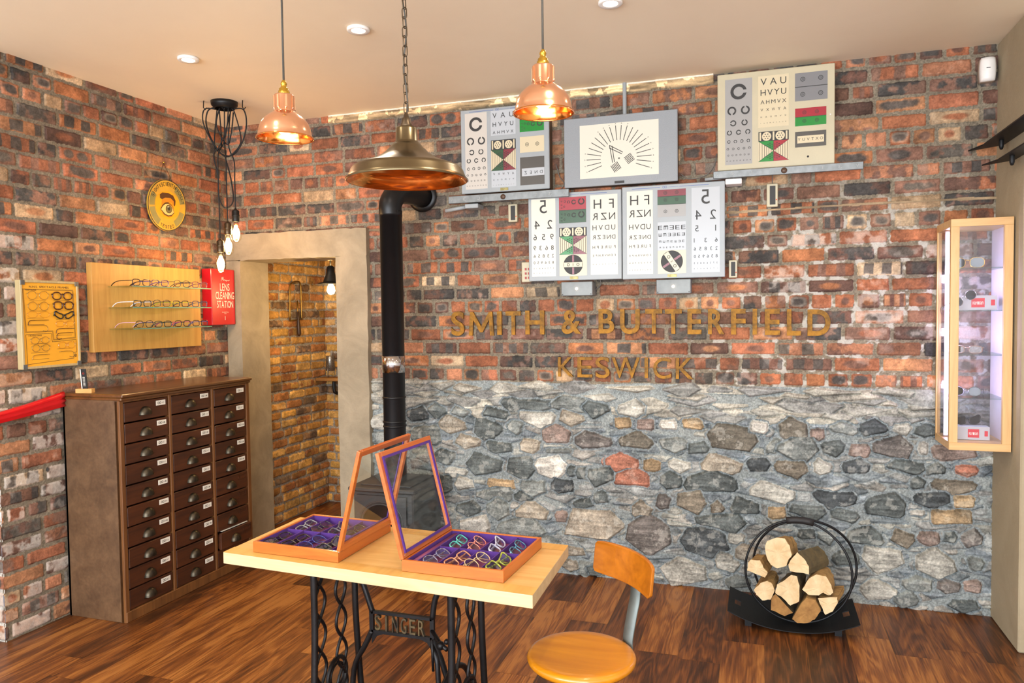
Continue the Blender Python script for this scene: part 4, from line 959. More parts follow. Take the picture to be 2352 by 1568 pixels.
for i, p in enumerate(pp_):
    d = (pp_[min(i+1, len(pp_)-1)]-pp_[max(i-1, 0)]).normalized(); nn2 = d.cross(sy).normalized(); w_ = .023
    V += [p+sy*w_+nn2*.0022, p-sy*w_+nn2*.0022, p-sy*w_-nn2*.0022, p+sy*w_-nn2*.0022]
F = []
for i in range(len(pp_)-1):
    for j in range(4): F.append((i*4+j, i*4+(j+1) % 4, i*4+4+(j+1) % 4, i*4+4+j))
F += [(0, 1, 2, 3), tuple(len(V)-1-j for j in range(4))]
stp.add(V, F, 0, True); o_ = stp.build('back_strap', M_steel, chair)
cm = MB().lathe([(.035, .443), (.035, .42), (.018, .41), (.018, .12), (.03, .11), (.03, .06)], SC, 20); cm.build('column', M_steel, chair)
for k in range(4):
    a = k*PI/2+.5; dv = Vector((math.cos(a), math.sin(a), 0)); lg = MB().tube(smooth([SC+dv*.02+tz*.10, SC+dv*.09+tz*.095, SC+dv*.17+tz*.05, SC+dv*.2+tz*.008], 4), [.012]*13, 8); lg.build('leg', M_steel, chair)

# ------------------------------------------------------------------ hoop log holder, tray and logs
M_soft = mat('matt_black_steel', '1a1b1e', .5, .4, var=.1)
hold = thing('log_holder', (3.43, -.32, 0), 'black hoop log holder on a curved black steel tray by the stone wall', 'log holder')
tx0, tx1, ty0, ty1 = 3.143, 3.712, -.475, -.155; n = 20; V = []; F = []
def zt_(u): return .012+.062*abs(u)**2.2
pl = MB()
cols_ = [-1+2*i/n for i in range(n+1)]
ym = [ty0, ty0+.13, ty1-.13, ty1]
for side in (0, 1):
    for y in ym:
        for u in cols_: V.append(((tx0+tx1)/2+(tx1-tx0)/2*u, y+(.02*(1-abs(u)) if y == ty1 else (-.012*(1-u*u) if y == ty0 else 0)), zt_(u)+(.004 if side else 0)))
kk = 4*(n+1)
for j in range(3):
    for i in range(n):
        if j == 1 and i in (1, n-2): continue      # hand slots
        a = j*(n+1)+i; F.append((a, a+n+1, a+n+2, a+1)); F.append((kk+a, kk+a+1, kk+a+n+2, kk+a+n+1))
for i in range(n): F.append((i, i+1, kk+i+1, kk+i)); a = 3*(n+1)+i; F.append((a+1, a, kk+a, kk+a+1))
for j in range(3): a = j*(n+1); F.append((a+n+1, a, kk+a, kk+a+n+1)); a += n; F.append((a, a+n+1, kk+a+n+1, kk+a))
for i in (1, n-2):
    a = (n+1)+i; F += [(a, kk+a, kk+a+1, a+1), (a+n+1, a+n+2, kk+a+n+2, kk+a+n+1), (a, a+n+1, kk+a+n+1, kk+a), (a+1, kk+a+1, kk+a+n+2, a+n+2)]
pl.add(V, F); pl.build('tray', M_soft, hold)
MB().box(3.22, -.44, 0, 3.25, -.19, .03).build('foot', M_soft, hold); MB().box(3.61, -.44, 0, 3.64, -.19, .03).build('foot', M_soft, hold)
def hoop(cx, y, cz, R, yaw, yt):
    P = []
    for i in range(64):
        a = 2*PI*i/64; z = cz+R*math.sin(a); x = cx+R*math.cos(a)*math.cos(yaw); yy = y+R*math.cos(a)*math.sin(yaw)+yt*max(0, math.sin(a))**2; P.append((x, yy, z))
    return MB().tube(P, .0058, 8, closed=True, flat=None)
hoop(3.455, -.375, .252, .2335, 0, .05).build('hoop', M_soft, hold); hoop(3.49, -.255, .252, .2335, 0.10, -.05).build('hoop', M_soft, hold)
hp = MB(); P = [(3.462+.2335*math.cos(a), -.315+.0*a, .253+.2335*math.sin(a)) for a in [math.radians(x) for x in (104, 98, 92, 86, 80, 74)]]
hp.tube([(a, -.327, c+.002) for a, b, c in P], .017, 12); hp.build('grip_sleeve', mat('black_leather', '1d1a1b', .6), hold)
def bark(name, a, b): return mat(name, a, .9, col2=b, scale=22, bump=1.0, bscale=60)
M_cut = mat('split_log_end', 'e2caa2', .9, col2='cfb084', scale=16, bump=.5, bscale=90); M_cut2 = mat('weathered_log_end', 'a87c46', .9, col2='8a6236', scale=24, bump=.5, bscale=90)
M_barkA = bark('split_log_side', 'c19a5f', '8d6c3c'); M_barkB = bark('mossy_bark', '6a5a3a', '4d4430')
LOGS = [
 ('large pale split log, topmost left of the stack', [(565, 470), (590, 395), (700, 352), (800, 365), (860, 450), (885, 560), (835, 640), (820, 690), (710, 718), (635, 680), (585, 590)], (95, 60), 0, 0, 0),
 ('pale split log at the far left, leaning out of the hoop', [(375, 640), (410, 605), (520, 615), (560, 700), (610, 760), (580, 820), (500, 790), (365, 735)], (60, 90), 0, 0, -.015),
 ('pale log with mossy bark, topmost right of the stack', [(935, 520), (1020, 600), (1075, 690), (1075, 785), (850, 745), (830, 665), (860, 610)], (230, 120), 0, 1, 0),
 ('round-edged log low on the left of the stack', [(440, 950), (520, 870), (600, 845), (660, 880), (690, 960), (640, 1070), (540, 1075), (470, 1010)], (60, 140), 0, 0, 0),
 ('pale knobbly split log in the middle of the stack', [(800, 830), (870, 775), (940, 790), (970, 900), (965, 1090), (860, 1140), (780, 1060), (680, 990), (700, 890)], (90, 120), 0, 1, .0),
 ('broad pale split log, middle right of the stack', [(1060, 820), (1150, 770), (1260, 790), (1330, 900), (1350, 990), (1300, 1020), (1230, 985), (1180, 1020), (1050, 1010), (980, 950)], (60, 120), 0, 0, 0),
 ('brown weathered log at the bottom left of the hoop', [(640, 1030), (690, 990), (900, 1215), (800, 1255), (635, 1180)], (60, 125), 1, 1, .012),
 ('brown half-round log at the very bottom, nearest the front', [(870, 1285), (960, 1130), (1040, 1030), (1150, 1060), (1210, 1190), (1140, 1290), (1050, 1333), (930, 1330)], (50, 125), 1, 0, -.01),
 ('small pale wedge log at the right of the hoop', [(1160, 1040), (1395, 1030), (1400, 1100), (1340, 1200), (1250, 1238), (1200, 1130)], (110, 140), 0, 0, .005)]
rg = random.Random(8)
for (lab, poly, (ex, ey), we, bk_, dy) in LOGS:
    yy = -.445+dy; Pts = []
    for k in range(len(poly)):
        a, b = poly[k], poly[(k+1) % len(poly)]
        for t_ in (0, .33, .66):
            j = 5 if t_ else 0
            Pts.append((a[0]+(b[0]-a[0])*t_+rg.uniform(-j, j), a[1]+(b[1]-a[1])*t_+rg.uniform(-j, j)))
    F0 = [Vector(on_y(1640+x/4.9, 1160+y/4.9, yy)) for x, y in Pts]
    F0 = [Vector((v.x, v.y+rg.uniform(-.002, .002), max(v.z, .03))) for v in F0]; cc_ = sum(F0, Vector())/len(F0); F0 = [cc_+(v-cc_)*.94 for v in F0]
    Lg = .17; sh = Vector((ex/4.9*.0021, Lg, (ey-181*Lg/.22)/4.9*.0021)); lg = MB(); n_ = len(F0); seg = 5; V = []
    for s in range(seg+1):
        for i, v in enumerate(F0):
            q = (v-cc_)*(1-.06*s/seg); jit = 0 if s == 0 else rg.uniform(-.0022, .0022); V.append(cc_+q+q.normalized()*jit+sh*(s/seg))
    F = [[s*n_+i, s*n_+(i+1) % n_, (s+1)*n_+(i+1) % n_, (s+1)*n_+i] for s in range(seg) for i in range(n_)]
    ar_ = sum(Pts[i][0]*Pts[(i+1) % n_][1]-Pts[(i+1) % n_][0]*Pts[i][1] for i in range(n_))
    if ar_ < 0: F = [f[::-1] for f in F]
    lg.add(V, F, 1, False); V2 = V[:n_]+[cc_]; fr2 = [[i, (i+1) % n_, n_] if ar_ < 0 else [(i+1) % n_, i, n_] for i in range(n_)]
    lg.add(V2, fr2, 0, False); lg.add(V[-n_:], [list(range(n_))], 0)
    tag(lg.build('firewood_log', [M_cut2 if we else M_cut, M_barkB if bk_ else M_barkA]), lab, 'log', 'split logs in the hoop')

# ------------------------------------------------------------------ wood-burning stove and flue
M_stove = mat('stove_iron', '3c3b3c', .45, .3, var=.15, bump=.15, bscale=200)
sv = thing('wood_burning_stove', (1.35, -.31, 0), 'small black cast-iron wood-burning stove with arched door behind the table', 'stove')
sx0, sx1, sy0, sy1 = 1.175, 1.535, -.49, -.13
b_ = MB().box(sx0, sy0, .1, sx1, sy1, .525, 0, .008); b_.build('firebox', M_stove, sv)
MB().box(sx0-.02, sy0-.025, .525, sx1+.02, sy1+.01, .548, 0, .006).box(sx0+.03, sy0+.03, .548, sx1-.03, sy1-.03, .556, 0, .004).build('top_plate', M_stove, sv)
dr_ = MB(); cxs = 1.35; 
dr_.prism([(-.15, -.17), (.15, -.17), (.15, .14), (-.15, .14)], (cxs, sy0, .365), (1, 0, 0), (0, 0, 1), (0, -1, 0), 0, .014, smooth=False)
def arch(r, zb_, n=14): return [(-r, zb_), (r, zb_)]+[(r*math.cos(PI*i/n), .0+r*math.sin(PI*i/n)*.85) for i in range(n+1)]
for k, (r, d1) in enumerate(((.128, .018), (.113, .024))):
    A_ = arch(r, -.13); dr_.tube([(cxs+a, sy0-.012-k*.003,   .365+b) for a, b in A_], .006, 6, closed=True)
door = dr_.build('door', M_stove, sv)
pn = MB(); pn.prism(arch(.108, -.125), (cxs, sy0-.0145, .365), (1, 0, 0), (0, 0, 1), (0, -1, 0), 0, .0015); pn.build('firebox_window', mat('sooty_glass', '0c0a0a', .08), door)
em = MB(); rg = random.Random(2)
for k in range(9): em.ball((cxs+.03+.06*rg.random(), sy0-.0165, .355+.06*rg.random()), (.014*rg.uniform(.5, 1.1), .002, .02*rg.uniform(.5, 1.2)), 8)
em.build('glowing_embers', lamp('ember_glow', 'ff5a18', 3.5), door)
MB().tube([(sx1-.02, sy0-.02, .36), (sx1-.02, sy0-.045, .35), (sx1-.02, sy0-.045, .27)], .007, 8).build('door_handle', M_stove, door)
for (x, y) in ((sx0+.03, sy0+.03), (sx1-.03, sy0+.03), (sx0+.03, sy1-.03), (sx1-.03, sy1-.03)): MB().lathe([(.02, .1), (.014, .05), (.022, .0), (0, 0)], (x, y, 0), 12).build('leg', M_stove, sv)
M_flue = mat('flue_black', '19191b', .38, .4, var=.05)
fl = thing('stove_flue_pipe', (1.352, -.33, .55), 'tall matt black flue pipe rising from the stove and bending into the wall', 'flue pipe')
fx, fy = 1.352, -.33; MB().lathe([(.062, .557), (.062, 2.02), (.0635, 2.02), (.0635, 2.05), (.062, 2.05)], (fx, fy, 0), 32).build('pipe', M_flue, fl)
MB().tube(smooth([(fx, fy, 2.03), (fx, fy, 2.09), (fx+.012, fy+.05, 2.15), (fx+.03, fy+.15, 2.17), (fx+.05, fy+.312, 2.17)], 6), [.063]*25, 28).build('elbow', M_flue, fl)
for z in (.86, .885, 1.02): MB().lathe([(.062, -.006), (.066, -.003), (.066, .003), (.062, .006)], (fx, fy, z), 32).build('joint_ring', M_flue, fl)
MB().lathe([(.0625, -.046), (.0645, -.046), (.0645, .046), (.0625, .046)], (fx, fy, 1.205), 32).build('flue_collar', M_chrome, fl)
MB().lathe([(.064, 0), (.09, 0), (.09, .004), (.064, .006)], (fx+.05, -.02, 2.17), 32, ax=(0, -1, 0)).build('wall_collar', M_flue, fl)
# ------------------------------------------------------------------ lit sight-test cabinets on the back wall
M_hgrey = mat('grey_enamel', '9a9fa2', .4, var=.04, scale=8); M_hgrey2 = mat('hammered_grey', '8c9094', .5, var=.06, scale=200, bump=.2, bscale=300); M_cream = mat('cream_enamel', 'bdb295', .4, var=.04, scale=6)
M_hside = mat('housing_side_brown', '5b4a3a', .5, var=.1); M_blk = mat('print_black', '2b2826', .55, var=.05); M_blue = mat('print_blue', '4a5f9a', .5); M_bar = mat('grey_steel_bar', '787b7c', .35, .6, var=.15, scale=30); M_smoke = mat('dark_filter', '4b4640', .3, var=.05)
def lit(n, c, s, b=.56): return mat('backlit_'+n, tuple(int(c[i:i+2], 16)/255*b for i in (0, 2, 4)), .25, emit=c, es=s, var=.0)
L_white = lit('white', 'fdf0e2', .42); L_warm = lit('warm', 'ffe9c0', .5); L_dim = lit('off_white', 'dfd9d4', .25); L_green = lit('green', '18a838', .35); L_red = lit('red', 'd8283c', .3); L_dgreen = lit('dark_green', '3f7a4c', .12); L_dred = lit('dark_red', 'bb3a4c', .15); L_gry = lit('grey', 'c4c2c4', .12); L_hot = lit('hot_white', 'fff4e0', .6); L_cool = lit('cool_white', 'eef0f4', .38)
MM = [M_blk, L_white, L_warm, L_dim, L_green, L_red, L_dgreen, L_dred, L_gry, L_hot, M_smoke, M_blue, L_cool]
BK, WH, WA, DI, GR, RD, DG, DR, GY, HO, SM, BL, CO = range(13)
class Chart:
    def __init__(s, x0, z0, x1, z1, yb, yf, label, housing, side, skew=0.0):
        s.x0, s.z0, s.x1, s.z1, s.yf = x0, z0, x1, z1, yf
        s.t = thing('eye_test_cabinet', ((x0+x1)/2, (yb+yf)/2, z0), label, 'eye chart', 'eye test cabinets on the brick wall')
        MB().box(x0, yf, z0, x1, yf+.012, z1, 0, .003).build('front_frame', housing, s.t)
        MB().box(x0+.004, yf+.012, z0+.004, x1-.004, yb, z1-.004).build('housing', side, s.t)
    def panel(s, u0, v0, u1, v1, bg, draw, name='test_panel'):
        """fractions from the top-left; draw(F, w, h) in metres from the panel's lower-left"""
        W, H = s.x1-s.x0, s.z1-s.z0; w, h = (u1-u0)*W, (v1-v0)*H; O = (s.x0+u0*W, s.yf-.001, s.z1-v1*H)
        F = Face(O, (1, 0, 0), (0, 0, 1), (0, -1, 0)); F.mb.box(O[0], s.yf-.001, O[2], O[0]+w, s.yf+.003, O[2]+h, bg)
        if draw: draw(F, w, h)
        o = F.mb.build(name, MM, s.t); return o
    def deco(s, plate=None):
        W = s.x1-s.x0; F = Face((s.x0, s.yf, s.z0), (1, 0, 0), (0, 0, 1), (0, -1, 0)); H = s.z1-s.z0; y = H*.972
        F.rect(W*.10, y-.0012, W*.38, y+.0012, 11); F.ring(W*.415, y, .006, .0045, 11, n=12); F.ring(W*.437, y, .006, .0045, 11, n=12); F.rect(W*.46, y-.0006, W*.56, y+.0006, 11); F.rect(W*.57, y-.0012, W*.85, y+.0012, 11)
        F.mb.build('printed_rule', MM, s.t)
        m = MB().box(s.x0+W*.45, s.yf-.002, s.z0+H*.012, s.x0+W*.54, s.yf, s.z0+H*.045); m.build('maker_plate', mat('brass_plate', '8a7f52', .4, .6, var=.3, scale=80), s.t)
def landolt(F, w, h):
    rows = [(.86, .30, [(0.5, 0)]), (.63, .165, [(.25, -90), (.75, 90)]), (.485, .115, [(.3, 180), (.72, 90)]), (.375, .095, [(.16, 90), (.5, 0), (.84, -90)]), (.27, .062, [(.14, 0), (.38, -90), (.62, 180), (.86, -90)]), (.185, .045, [(.1, -90), (.3, 180), (.5, 0), (.7, 90), (.9, -90)]), (.11, .032, [(.12+.15*i, [0, 90, 0, -90, 180, 90][i]) for i in range(6)]), (.045, .022, [(.07+.123*i, [-90, 90, 90, 0, -90, 180, 90, 90][i]) for i in range(8)])]
    for v, d, L_ in rows:
        for u, g in L_: F.ring(w*u, h*v if v < .8 else h*.85, w*d, w*d*.62, BK, gap=g, gw=.2)
def letters(rows, mirror=False, asp=.8, pad=.08):
    def f(F, w, h):
        for t, v, s in rows:
            n = len(t); p = pad if n > 2 else .13
            F.spread(t, w*p, w*(1-p), h*(1-v)-h*s/2, h*s, BK, mirror=mirror, bold=0, asp=asp)
    return f
def cross(G, R):
    def f(F, w, h):
        c = h*.68; F.rect(0, c, w, h, BK)
        for k, u in enumerate((.27, .72)):
            F.disc(w*u, h*.835, w*.155, WA, l=2)
            for i in range(7):
                a = i*PI/3; q = 0 if i == 6 else .085; F.disc(w*u+w*q*math.cos(a), h*.835+w*q*math.sin(a), w*.02, BK, l=3, n=8)
        for u in (.06, .5, .93): F.rect(w*u-w*.028, c+h*.02, w*u+w*.028, h*.98, WA, l=2)
        F.poly([(0, c), (w*.5, c*.5), (w*.5, c)], G, 2); F.poly([(w*.5, c*.5), (w, c), (w*.5, c)], R, 2)
        F.poly([(0, 0), (w*.5, 0), (w*.5, c*.5)], G, 2); F.poly([(w*.5, 0), (w, 0), (w*.5, c*.5)], R, 2)
        F.poly([(0, 0), (w*.5, c*.5), (0, c)], WA, 2); F.poly([(w, 0), (w, c), (w*.5, c*.5)], WA, 2)
        for i in range(6):
            x = w*(.04+.075*i); q = c*.5*(1-x/(w*.5))-.001
            if q > 0:
                F.rect(x, c*.5-q, x+w*.014, c*.5+q, BK, 3); F.rect(w-x-w*.014, c*.5-q, w-x, c*.5+q, BK, 3)
        F.line((0, 0), (w*.5, c*.5), .0012, BK, 3); F.line((w*.5, c*.5), (w, c), .0012, BK, 3); F.line((0, c), (w, 0), .0012, BK, 3); F.line((w*.5, 0), (w*.5, c), .0012, BK, 3); F.line((0, c), (w, c), .0015, BK, 3)
        for sg in (-1, 1):
            for row in range(3):
                for j in range(4-row):
                    for up in (1, -1): F.disc(w*(.5+sg*(.045+.07*j)), c*(.5+up*(.12+.1*row+.05*j)) , w*.02, BK, 4, n=8)
    return f
def circ(pts, r=.075):
    def f(F, w, h):
        for u, v in pts: F.ring(w*u, h*v, w*r, w*r*.78, BK, n=16); F.ring(w*u, h*v, w*r*.42, w*r*.25, BK, n=12)
    return f
def duo_c(top, bot, split=.5, rev=False):
    def f(F, w, h):
        F.rect(0, h*split, w, h, top, 1); F.rect(0, 0, w, h*split, bot, 1); F.line((0, h*split), (w, h*split), .0018, BK, 2)
        for b, hh in ((0, h*split), (h*split, h*(1-split))):
            for (u, v, d, g) in ((.83, .62, .12, 90), (.55, .60, .085, 0), (.36, .62, .055, -90), (.22, .68, .04, 180), (.1, .7, .028, 90), (.2, .28, .035, 0), (.1, .42, .028, 90), (.1, .18, .028, 90)): F.ring(w*u, b+hh*v, w*d, w*d*.62, BK, 2, gap=g, n=16)
    return f
def duo_r(top, bot, white=None):
    def f(F, w, h):
        a = .62 if white is None else .75; F.rect(0, h*(.5 if white is None else a), w, h, top); F.rect(0, 0 if white is None else h*.45, w, h*(.5 if white is None else a), bot)
        F.line((0, h*(.5 if white is None else a)), (w, h*(.5 if white is None else a)), .0018, BK)
        pts = [(.3, .75), (.7, .75), (.3, .27), (.7, .27)] if white is None else [(.28, .88), (.68, .88), (.28, .62), (.68, .62), (.28, .2), (.68, .2)]
        circ(pts, .062)(F, w, h)
        if white is not None: F.line((0, h*.45), (w, h*.45), .0018, BK)
    return f
def oxo(ang):
    def f(F, w, h):
        cx, cy, r = w*.5, h*.52, min(w, h)*.47; F.disc(cx, cy, r, BK, 1, n=36); c, s = math.cos(ang), math.sin(ang)
        def rr(u, v): return (cx+u*c-v*s, cy+u*s+v*c)
        for a, b in ((.28, .95), (-.95, -.28)): F.poly([rr(-.1*r, a*r), rr(.1*r, a*r), rr(.1*r, b*r), rr(-.1*r, b*r)], DR, 2)
        F.poly([rr(-.95*r, -.24*r), rr(.95*r, -.24*r), rr(.95*r, .24*r), rr(-.95*r, .24*r)], WA, 2)
        for u in (-.5, .5): p = rr(u*r, 0); F.ring(p[0], p[1], r*.15, r*.1, BK, 3, n=16)
        p = rr(0, 0); F.glyph('X', p[0]-r*.09, p[1]-r*.12, p[0]+r*.09, p[1]+r*.12, BK, 3, rot=ang)
    return f
# upper left: grey cabinet
c1 = Chart(1.678, 2.158, 2.196, 2.626, -.005, -.088, 'grey lit test-chart cabinet, upper left, partly behind the copper lamp, broken rings and VAU letters', M_hgrey, M_hside)
c1.panel(.05, .043, .305, .95, WH, landolt)
c1.panel(.35, .04, .63, .333, CO, letters([('VAU', .2, .2), ('HVYU', .56, .17), ('AHMVX', .88, .12)]))
c1.panel(.35, .388, .63, .749, BK, cross(DG, DR)); c1.panel(.35, .751, .63, .945, CO, letters([('VXWYA', .2, .13), ('HAOMVW', .55, .085), ('IAOMWYAUW', .87, .05)]))
c1.panel(.677, .04, .945, .32, GR, duo_c(RD, GR, .5)); c1.panel(.677, .378, .945, .562, WA, circ([(.3, .5), (.72, .5)], .075))
def dnez(F, w, h): F.rect(w*.07, h*.32, w, h*.6, CO, 1); F.spread('ZEND', w*.18, w*.93, h*.39, h*.11, BK, mirror=True)
c1.panel(.677, .617, .945, .943, SM, dnez); c1.deco()
# upper right: cream cabinet
c2 = Chart(3.082, 2.190, 3.632, 2.672, -.005, -.080, 'large cream test-chart cabinet at the top right, just under the ceiling', M_cream, M_cream)
c2.panel(.068, .06, .305, .945, DI, landolt)
c2.panel(.357, .06, .618, .584, WA, letters([('VAU', .115, .13), ('HVYU', .325, .115), ('AHMVX', .51, .075), ('VXWYA', .66, .055), ('HAOMVW', .8, .03), ('IAOMWYAUW', .92, .02)]))
c2.panel(.36, .629, .618, .935, BK, cross(GR, RD))
def gcirc(F, w, h): F.line((0, h*.5), (w, h*.5), .003, BK); circ([(.24, .77), (.79, .77), (.24, .23), (.79, .23)], .075)(F, w, h)
c2.panel(.67, .068, .94, .35, GY, gcirc); c2.panel(.672, .424, .93, .602, GR, duo_r(RD, GR))
def yuv(F, w, h): F.rect(w*.07, h*.25, w*.93, h*.72, WA, 1); F.spread('YUVTXO', w*.09, w*.9, h*.4, h*.18, BK)
c2.panel(.672, .66, .93, .816, SM, yuv)
MB().lathe([(0, .001), (.005, .001), (.005, 0)], (3.082+.55*.78, -.08, 2.19+.482*.085), 12, ax=(0, -1, 0)).build('knob_hole', M_blk, c2.t); MB().ball((3.082+.55*.965, -.081, 2.19+.482*.49), .004, 10).build('screw_cap', M_whitep, c2.t)
# middle: fan and block box
fan = Chart(2.281, 2.152, 2.884, 2.520, -.005, -.095, 'grey lit cabinet with a fan of radiating black lines and an arrow', M_hgrey2, M_hside)
def fanf(F, w, h):
    cx, cy = w*.5, h*.34
    for k in range(22):
        a = math.radians(-20+k*220/21); r0, r1 = h*.34, h*.61; F.line((cx+r0*math.cos(a), cy+r0*math.sin(a)), (cx+r1*math.cos(a), cy+r1*math.sin(a)), .0034, BK)
        if k < 6 or 8 < k < 15 or k > 17:
            q = h*.645; F.glyph('3' if k % 2 else '6', cx+q*math.cos(a)-.003, cy+q*math.sin(a)-.003, cx+q*math.cos(a)+.003, cy+q*math.sin(a)+.003, WA+0 if False else BK, l=2)
    ap = (cx-w*.115, cy+h*.25)
    for dr_, L_ in ((-80, h*.33), (-30, h*.29)):
        for o in (0, 1):
            a = math.radians(dr_); nx, ny = -math.sin(a), math.cos(a); s_ = (1 if dr_ == -80 else -1)*o*.010; F.line((ap[0]+nx*s_+(.006 if o else 0)*math.cos(math.radians(-55)), ap[1]+ny*s_+(.006 if o else 0)*math.sin(math.radians(-55))), (ap[0]+nx*s_+L_*math.cos(a), ap[1]+ny*s_+L_*math.sin(a)), .0036, BK, 3)
    for (bx, by, an, n_) in ((cx-w*.035, cy-h*.16, -58, 6), (cx+w*.135, cy-h*.02, 34, 6)):
        a = math.radians(an); nx, ny = -math.sin(a), math.cos(a)
        for i in range(n_):
            o = (i-2.5)*.0075; F.line((bx+nx*o-math.cos(a)*h*.075, by+ny*o-math.sin(a)*h*.075), (bx+nx*o+math.cos(a)*h*.075, by+ny*o+math.sin(a)*h*.075), .0036, BK, 3)
    F.disc(cx+.002, cy, .0045, SM, 3)
fan.panel(.145, .115, .84, .885, HO, fanf)
MB().box(2.281+.603*.455, -.0975, 2.160, 2.281+.603*.54, -.095, 2.172).build('maker_plate', M_blk, fan.t)
# lower pair, mirror writing
c3 = Chart(2.072, 1.654, 2.589, 2.130, -.005, -.088, 'lower left of the paired grey test-chart cabinets, mirrored figures and OXO disc', M_hgrey, M_hgrey)
c3.panel(.035, .058, .30, .948, HO, letters([('5', .1, .17), ('42', .33, .11), ('659', .49, .075), ('9368', .63, .058), ('65832', .735, .042), ('059638', .82, .035), ('51846273', .895, .018), ('83648271', .955, .013)], True))
c3.panel(.34, .055, .63, .347, RD, duo_c(RD, DG)); c3.panel(.34, .40, .635, .705, BK, cross(GR, DR)); c3.panel(.34, .707, .635, .948, WA, oxo(0))
c3.panel(.675, .05, .96, .945, HO, letters([('HF', .115, .115), ('RZN', .27, .085), ('HVDU', .41, .062), ('RZEND', .53, .05), ('HPERUF', .655, .036), ('EPHRVNDF', .76, .026), ('NDPEZVFR', .87, .012)], True)); c3.deco()
c4_ = Chart(2.593, 1.651, 3.118, 2.138, -.005, -.090, 'lower right of the paired grey test-chart cabinets, mirrored letters and tumbling E rows', M_hgrey, M_hgrey)
c4_.panel(.049, .052, .308, .947, HO, letters([('HF', .11, .115), ('RZN', .27, .085), ('HVDU', .43, .062), ('RZEND', .555, .046), ('HPERUF', .665, .036), ('EPHRVNDF', .775, .024), ('NDPEZVFR', .865, .018), ('HZDNRVUHD', .95, .013)], True))
def tumb(F, w, h):
    rg_ = random.Random(6)
    for v, s, n_ in ((.8, .15, 5), (.55, .11, 6), (.31, .075, 7), (.1, .05, 8)):
        for i in range(n_):
            u = w*(.09+.82*i/(n_-1)); q = h*s/2; k = rg_.randrange(4)*PI/2; F.glyph('E', u-q, h*v-q, u+q, h*v+q, BK, rot=k)
c4_.panel(.355, .055, .63, .344, DI, duo_r(DR, DG, DI)); c4_.panel(.355, .40, .63, .70, CO, tumb); c4_.panel(.355, .702, .63, .949, WA, oxo(-.98))
c4_.panel(.685, .056, .952, .946, CO, letters([('5', .11, .17), ('42', .32, .11), ('51', .48, .07), ('136', .62, .05), ('65832', .72, .04), ('059638', .81, .036), ('52846273', .89, .02), ('83648271', .955, .013)], True)); c4_.deco()
# steel bars, their clamps, small lamp boxes, hand controls, cables
def steelbar(name, x0, z0, x1, z1, y, label, knob):
    t = thing(name, ((x0+x1)/2, y, z0), label, 'rail', 'steel rails under the upper cabinets'); m = MB().box(x0, y-.006, z0, x1, y+.006, z1, 0, .002).box(x0+.1, y+.006, z0+.005, x0+.16, -.004, z1-.003); m.build('bar', M_bar, t)
    F = Face((x0, y-.006, z0), (1, 0, 0), (0, 0, 1), (0, -1, 0)); h = z1-z0
    for u, ch in ((.02, 'V'), (.13, '3'), (.25, 'L'), (.72, 'L'), (.84, '3'), (.95, 'V')): F.glyph(ch, (x1-x0)*u, h*.3, (x1-x0)*u+h*.4, h*.7, 0, mirror=True)
    F.mb.build('faint_lettering', mat('worn_pale_print', '9a9c9c', .5), t)
    MB().lathe([(0, .008), (.012, .007), (.0145, .003), (.0145, 0)], (knob, y-.006, (z0+z1)/2), 20, ax=(0, -1, 0)).build('clamp_knob', mat('brown_knob', '5a4436', .4, .3), t); return t
steelbar('steel_rail', 1.606, 2.104, 2.31, 2.146, -.108, 'grey steel rail with faint lettering under the upper left test cabinet', 1.935)
steelbar('steel_rail', 3.062, 2.147, 3.757, 2.184, -.104, 'grey steel rail with faint lettering under the cream test cabinet', 3.40)
r1 = thing('white_swivel_arm', (1.66, -.06, 2.07), 'pale metal swivel arm under the left end of the left steel rail', 'bracket'); MB().tube([(1.57, -.07, 2.072), (1.70, -.07, 2.088)], .011, 10).build('arm', M_hgrey, r1); MB().box(1.70, -.1, 2.075, 1.78, -.004, 2.10, 0, .003).build('mount', M_hgrey, r1)
r2 = thing('white_mounting_block', (3.17, -.06, 2.115), 'white mounting block under the left end of the right steel rail', 'bracket'); MB().box(3.12, -.09, 2.118, 3.20, -.004, 2.146, 0, .003).build('block', M_whitep, r2); MB().tube([(3.02, -.09, 2.150), (3.12, -.09, 2.155)], .008, 10).build('arm', M_hgrey, r2)
def lampbox(x0, z0, x1, z1, label):
    t = thing('lamp_box', ((x0+x1)/2, -.05, z0), label, 'lamp box', 'small grey lamp boxes under the lower cabinets'); y = -.095
    MB().box(x0, y, z0, x1, -.004, z1, 0, .003).build('box', mat('lamp_box_grey', '84898a', .5, .1, var=.15, scale=9), t)
    for dx, dz in ((.008, .008), (-.008, .008)): MB().lathe([(0, .002), (.003, .001), (.003, 0)], ((x0 if dx > 0 else x1)+dx, y, z0+dz), 8, ax=(0, -1, 0)).build('screw', M_bar, t)
    MB().ball(((x0+x1)/2, y-.003, (z0+z1)/2), (.008, .005, .008), 12).build('bulb_reflection', lamp('bulb_reflection_glow', 'ffd8b0', 5), t)  # glowing ball stands in for a bulb's reflection on the grey metal
lampbox(2.257, 1.570, 2.43, 1.645, 'small grey lamp box with a glowing painted bulb reflection under the lower left test cabinet'); lampbox(2.771, 1.571, 2.947, 1.645, 'small grey lamp box with a glowing painted bulb reflection under the lower right test cabinet')
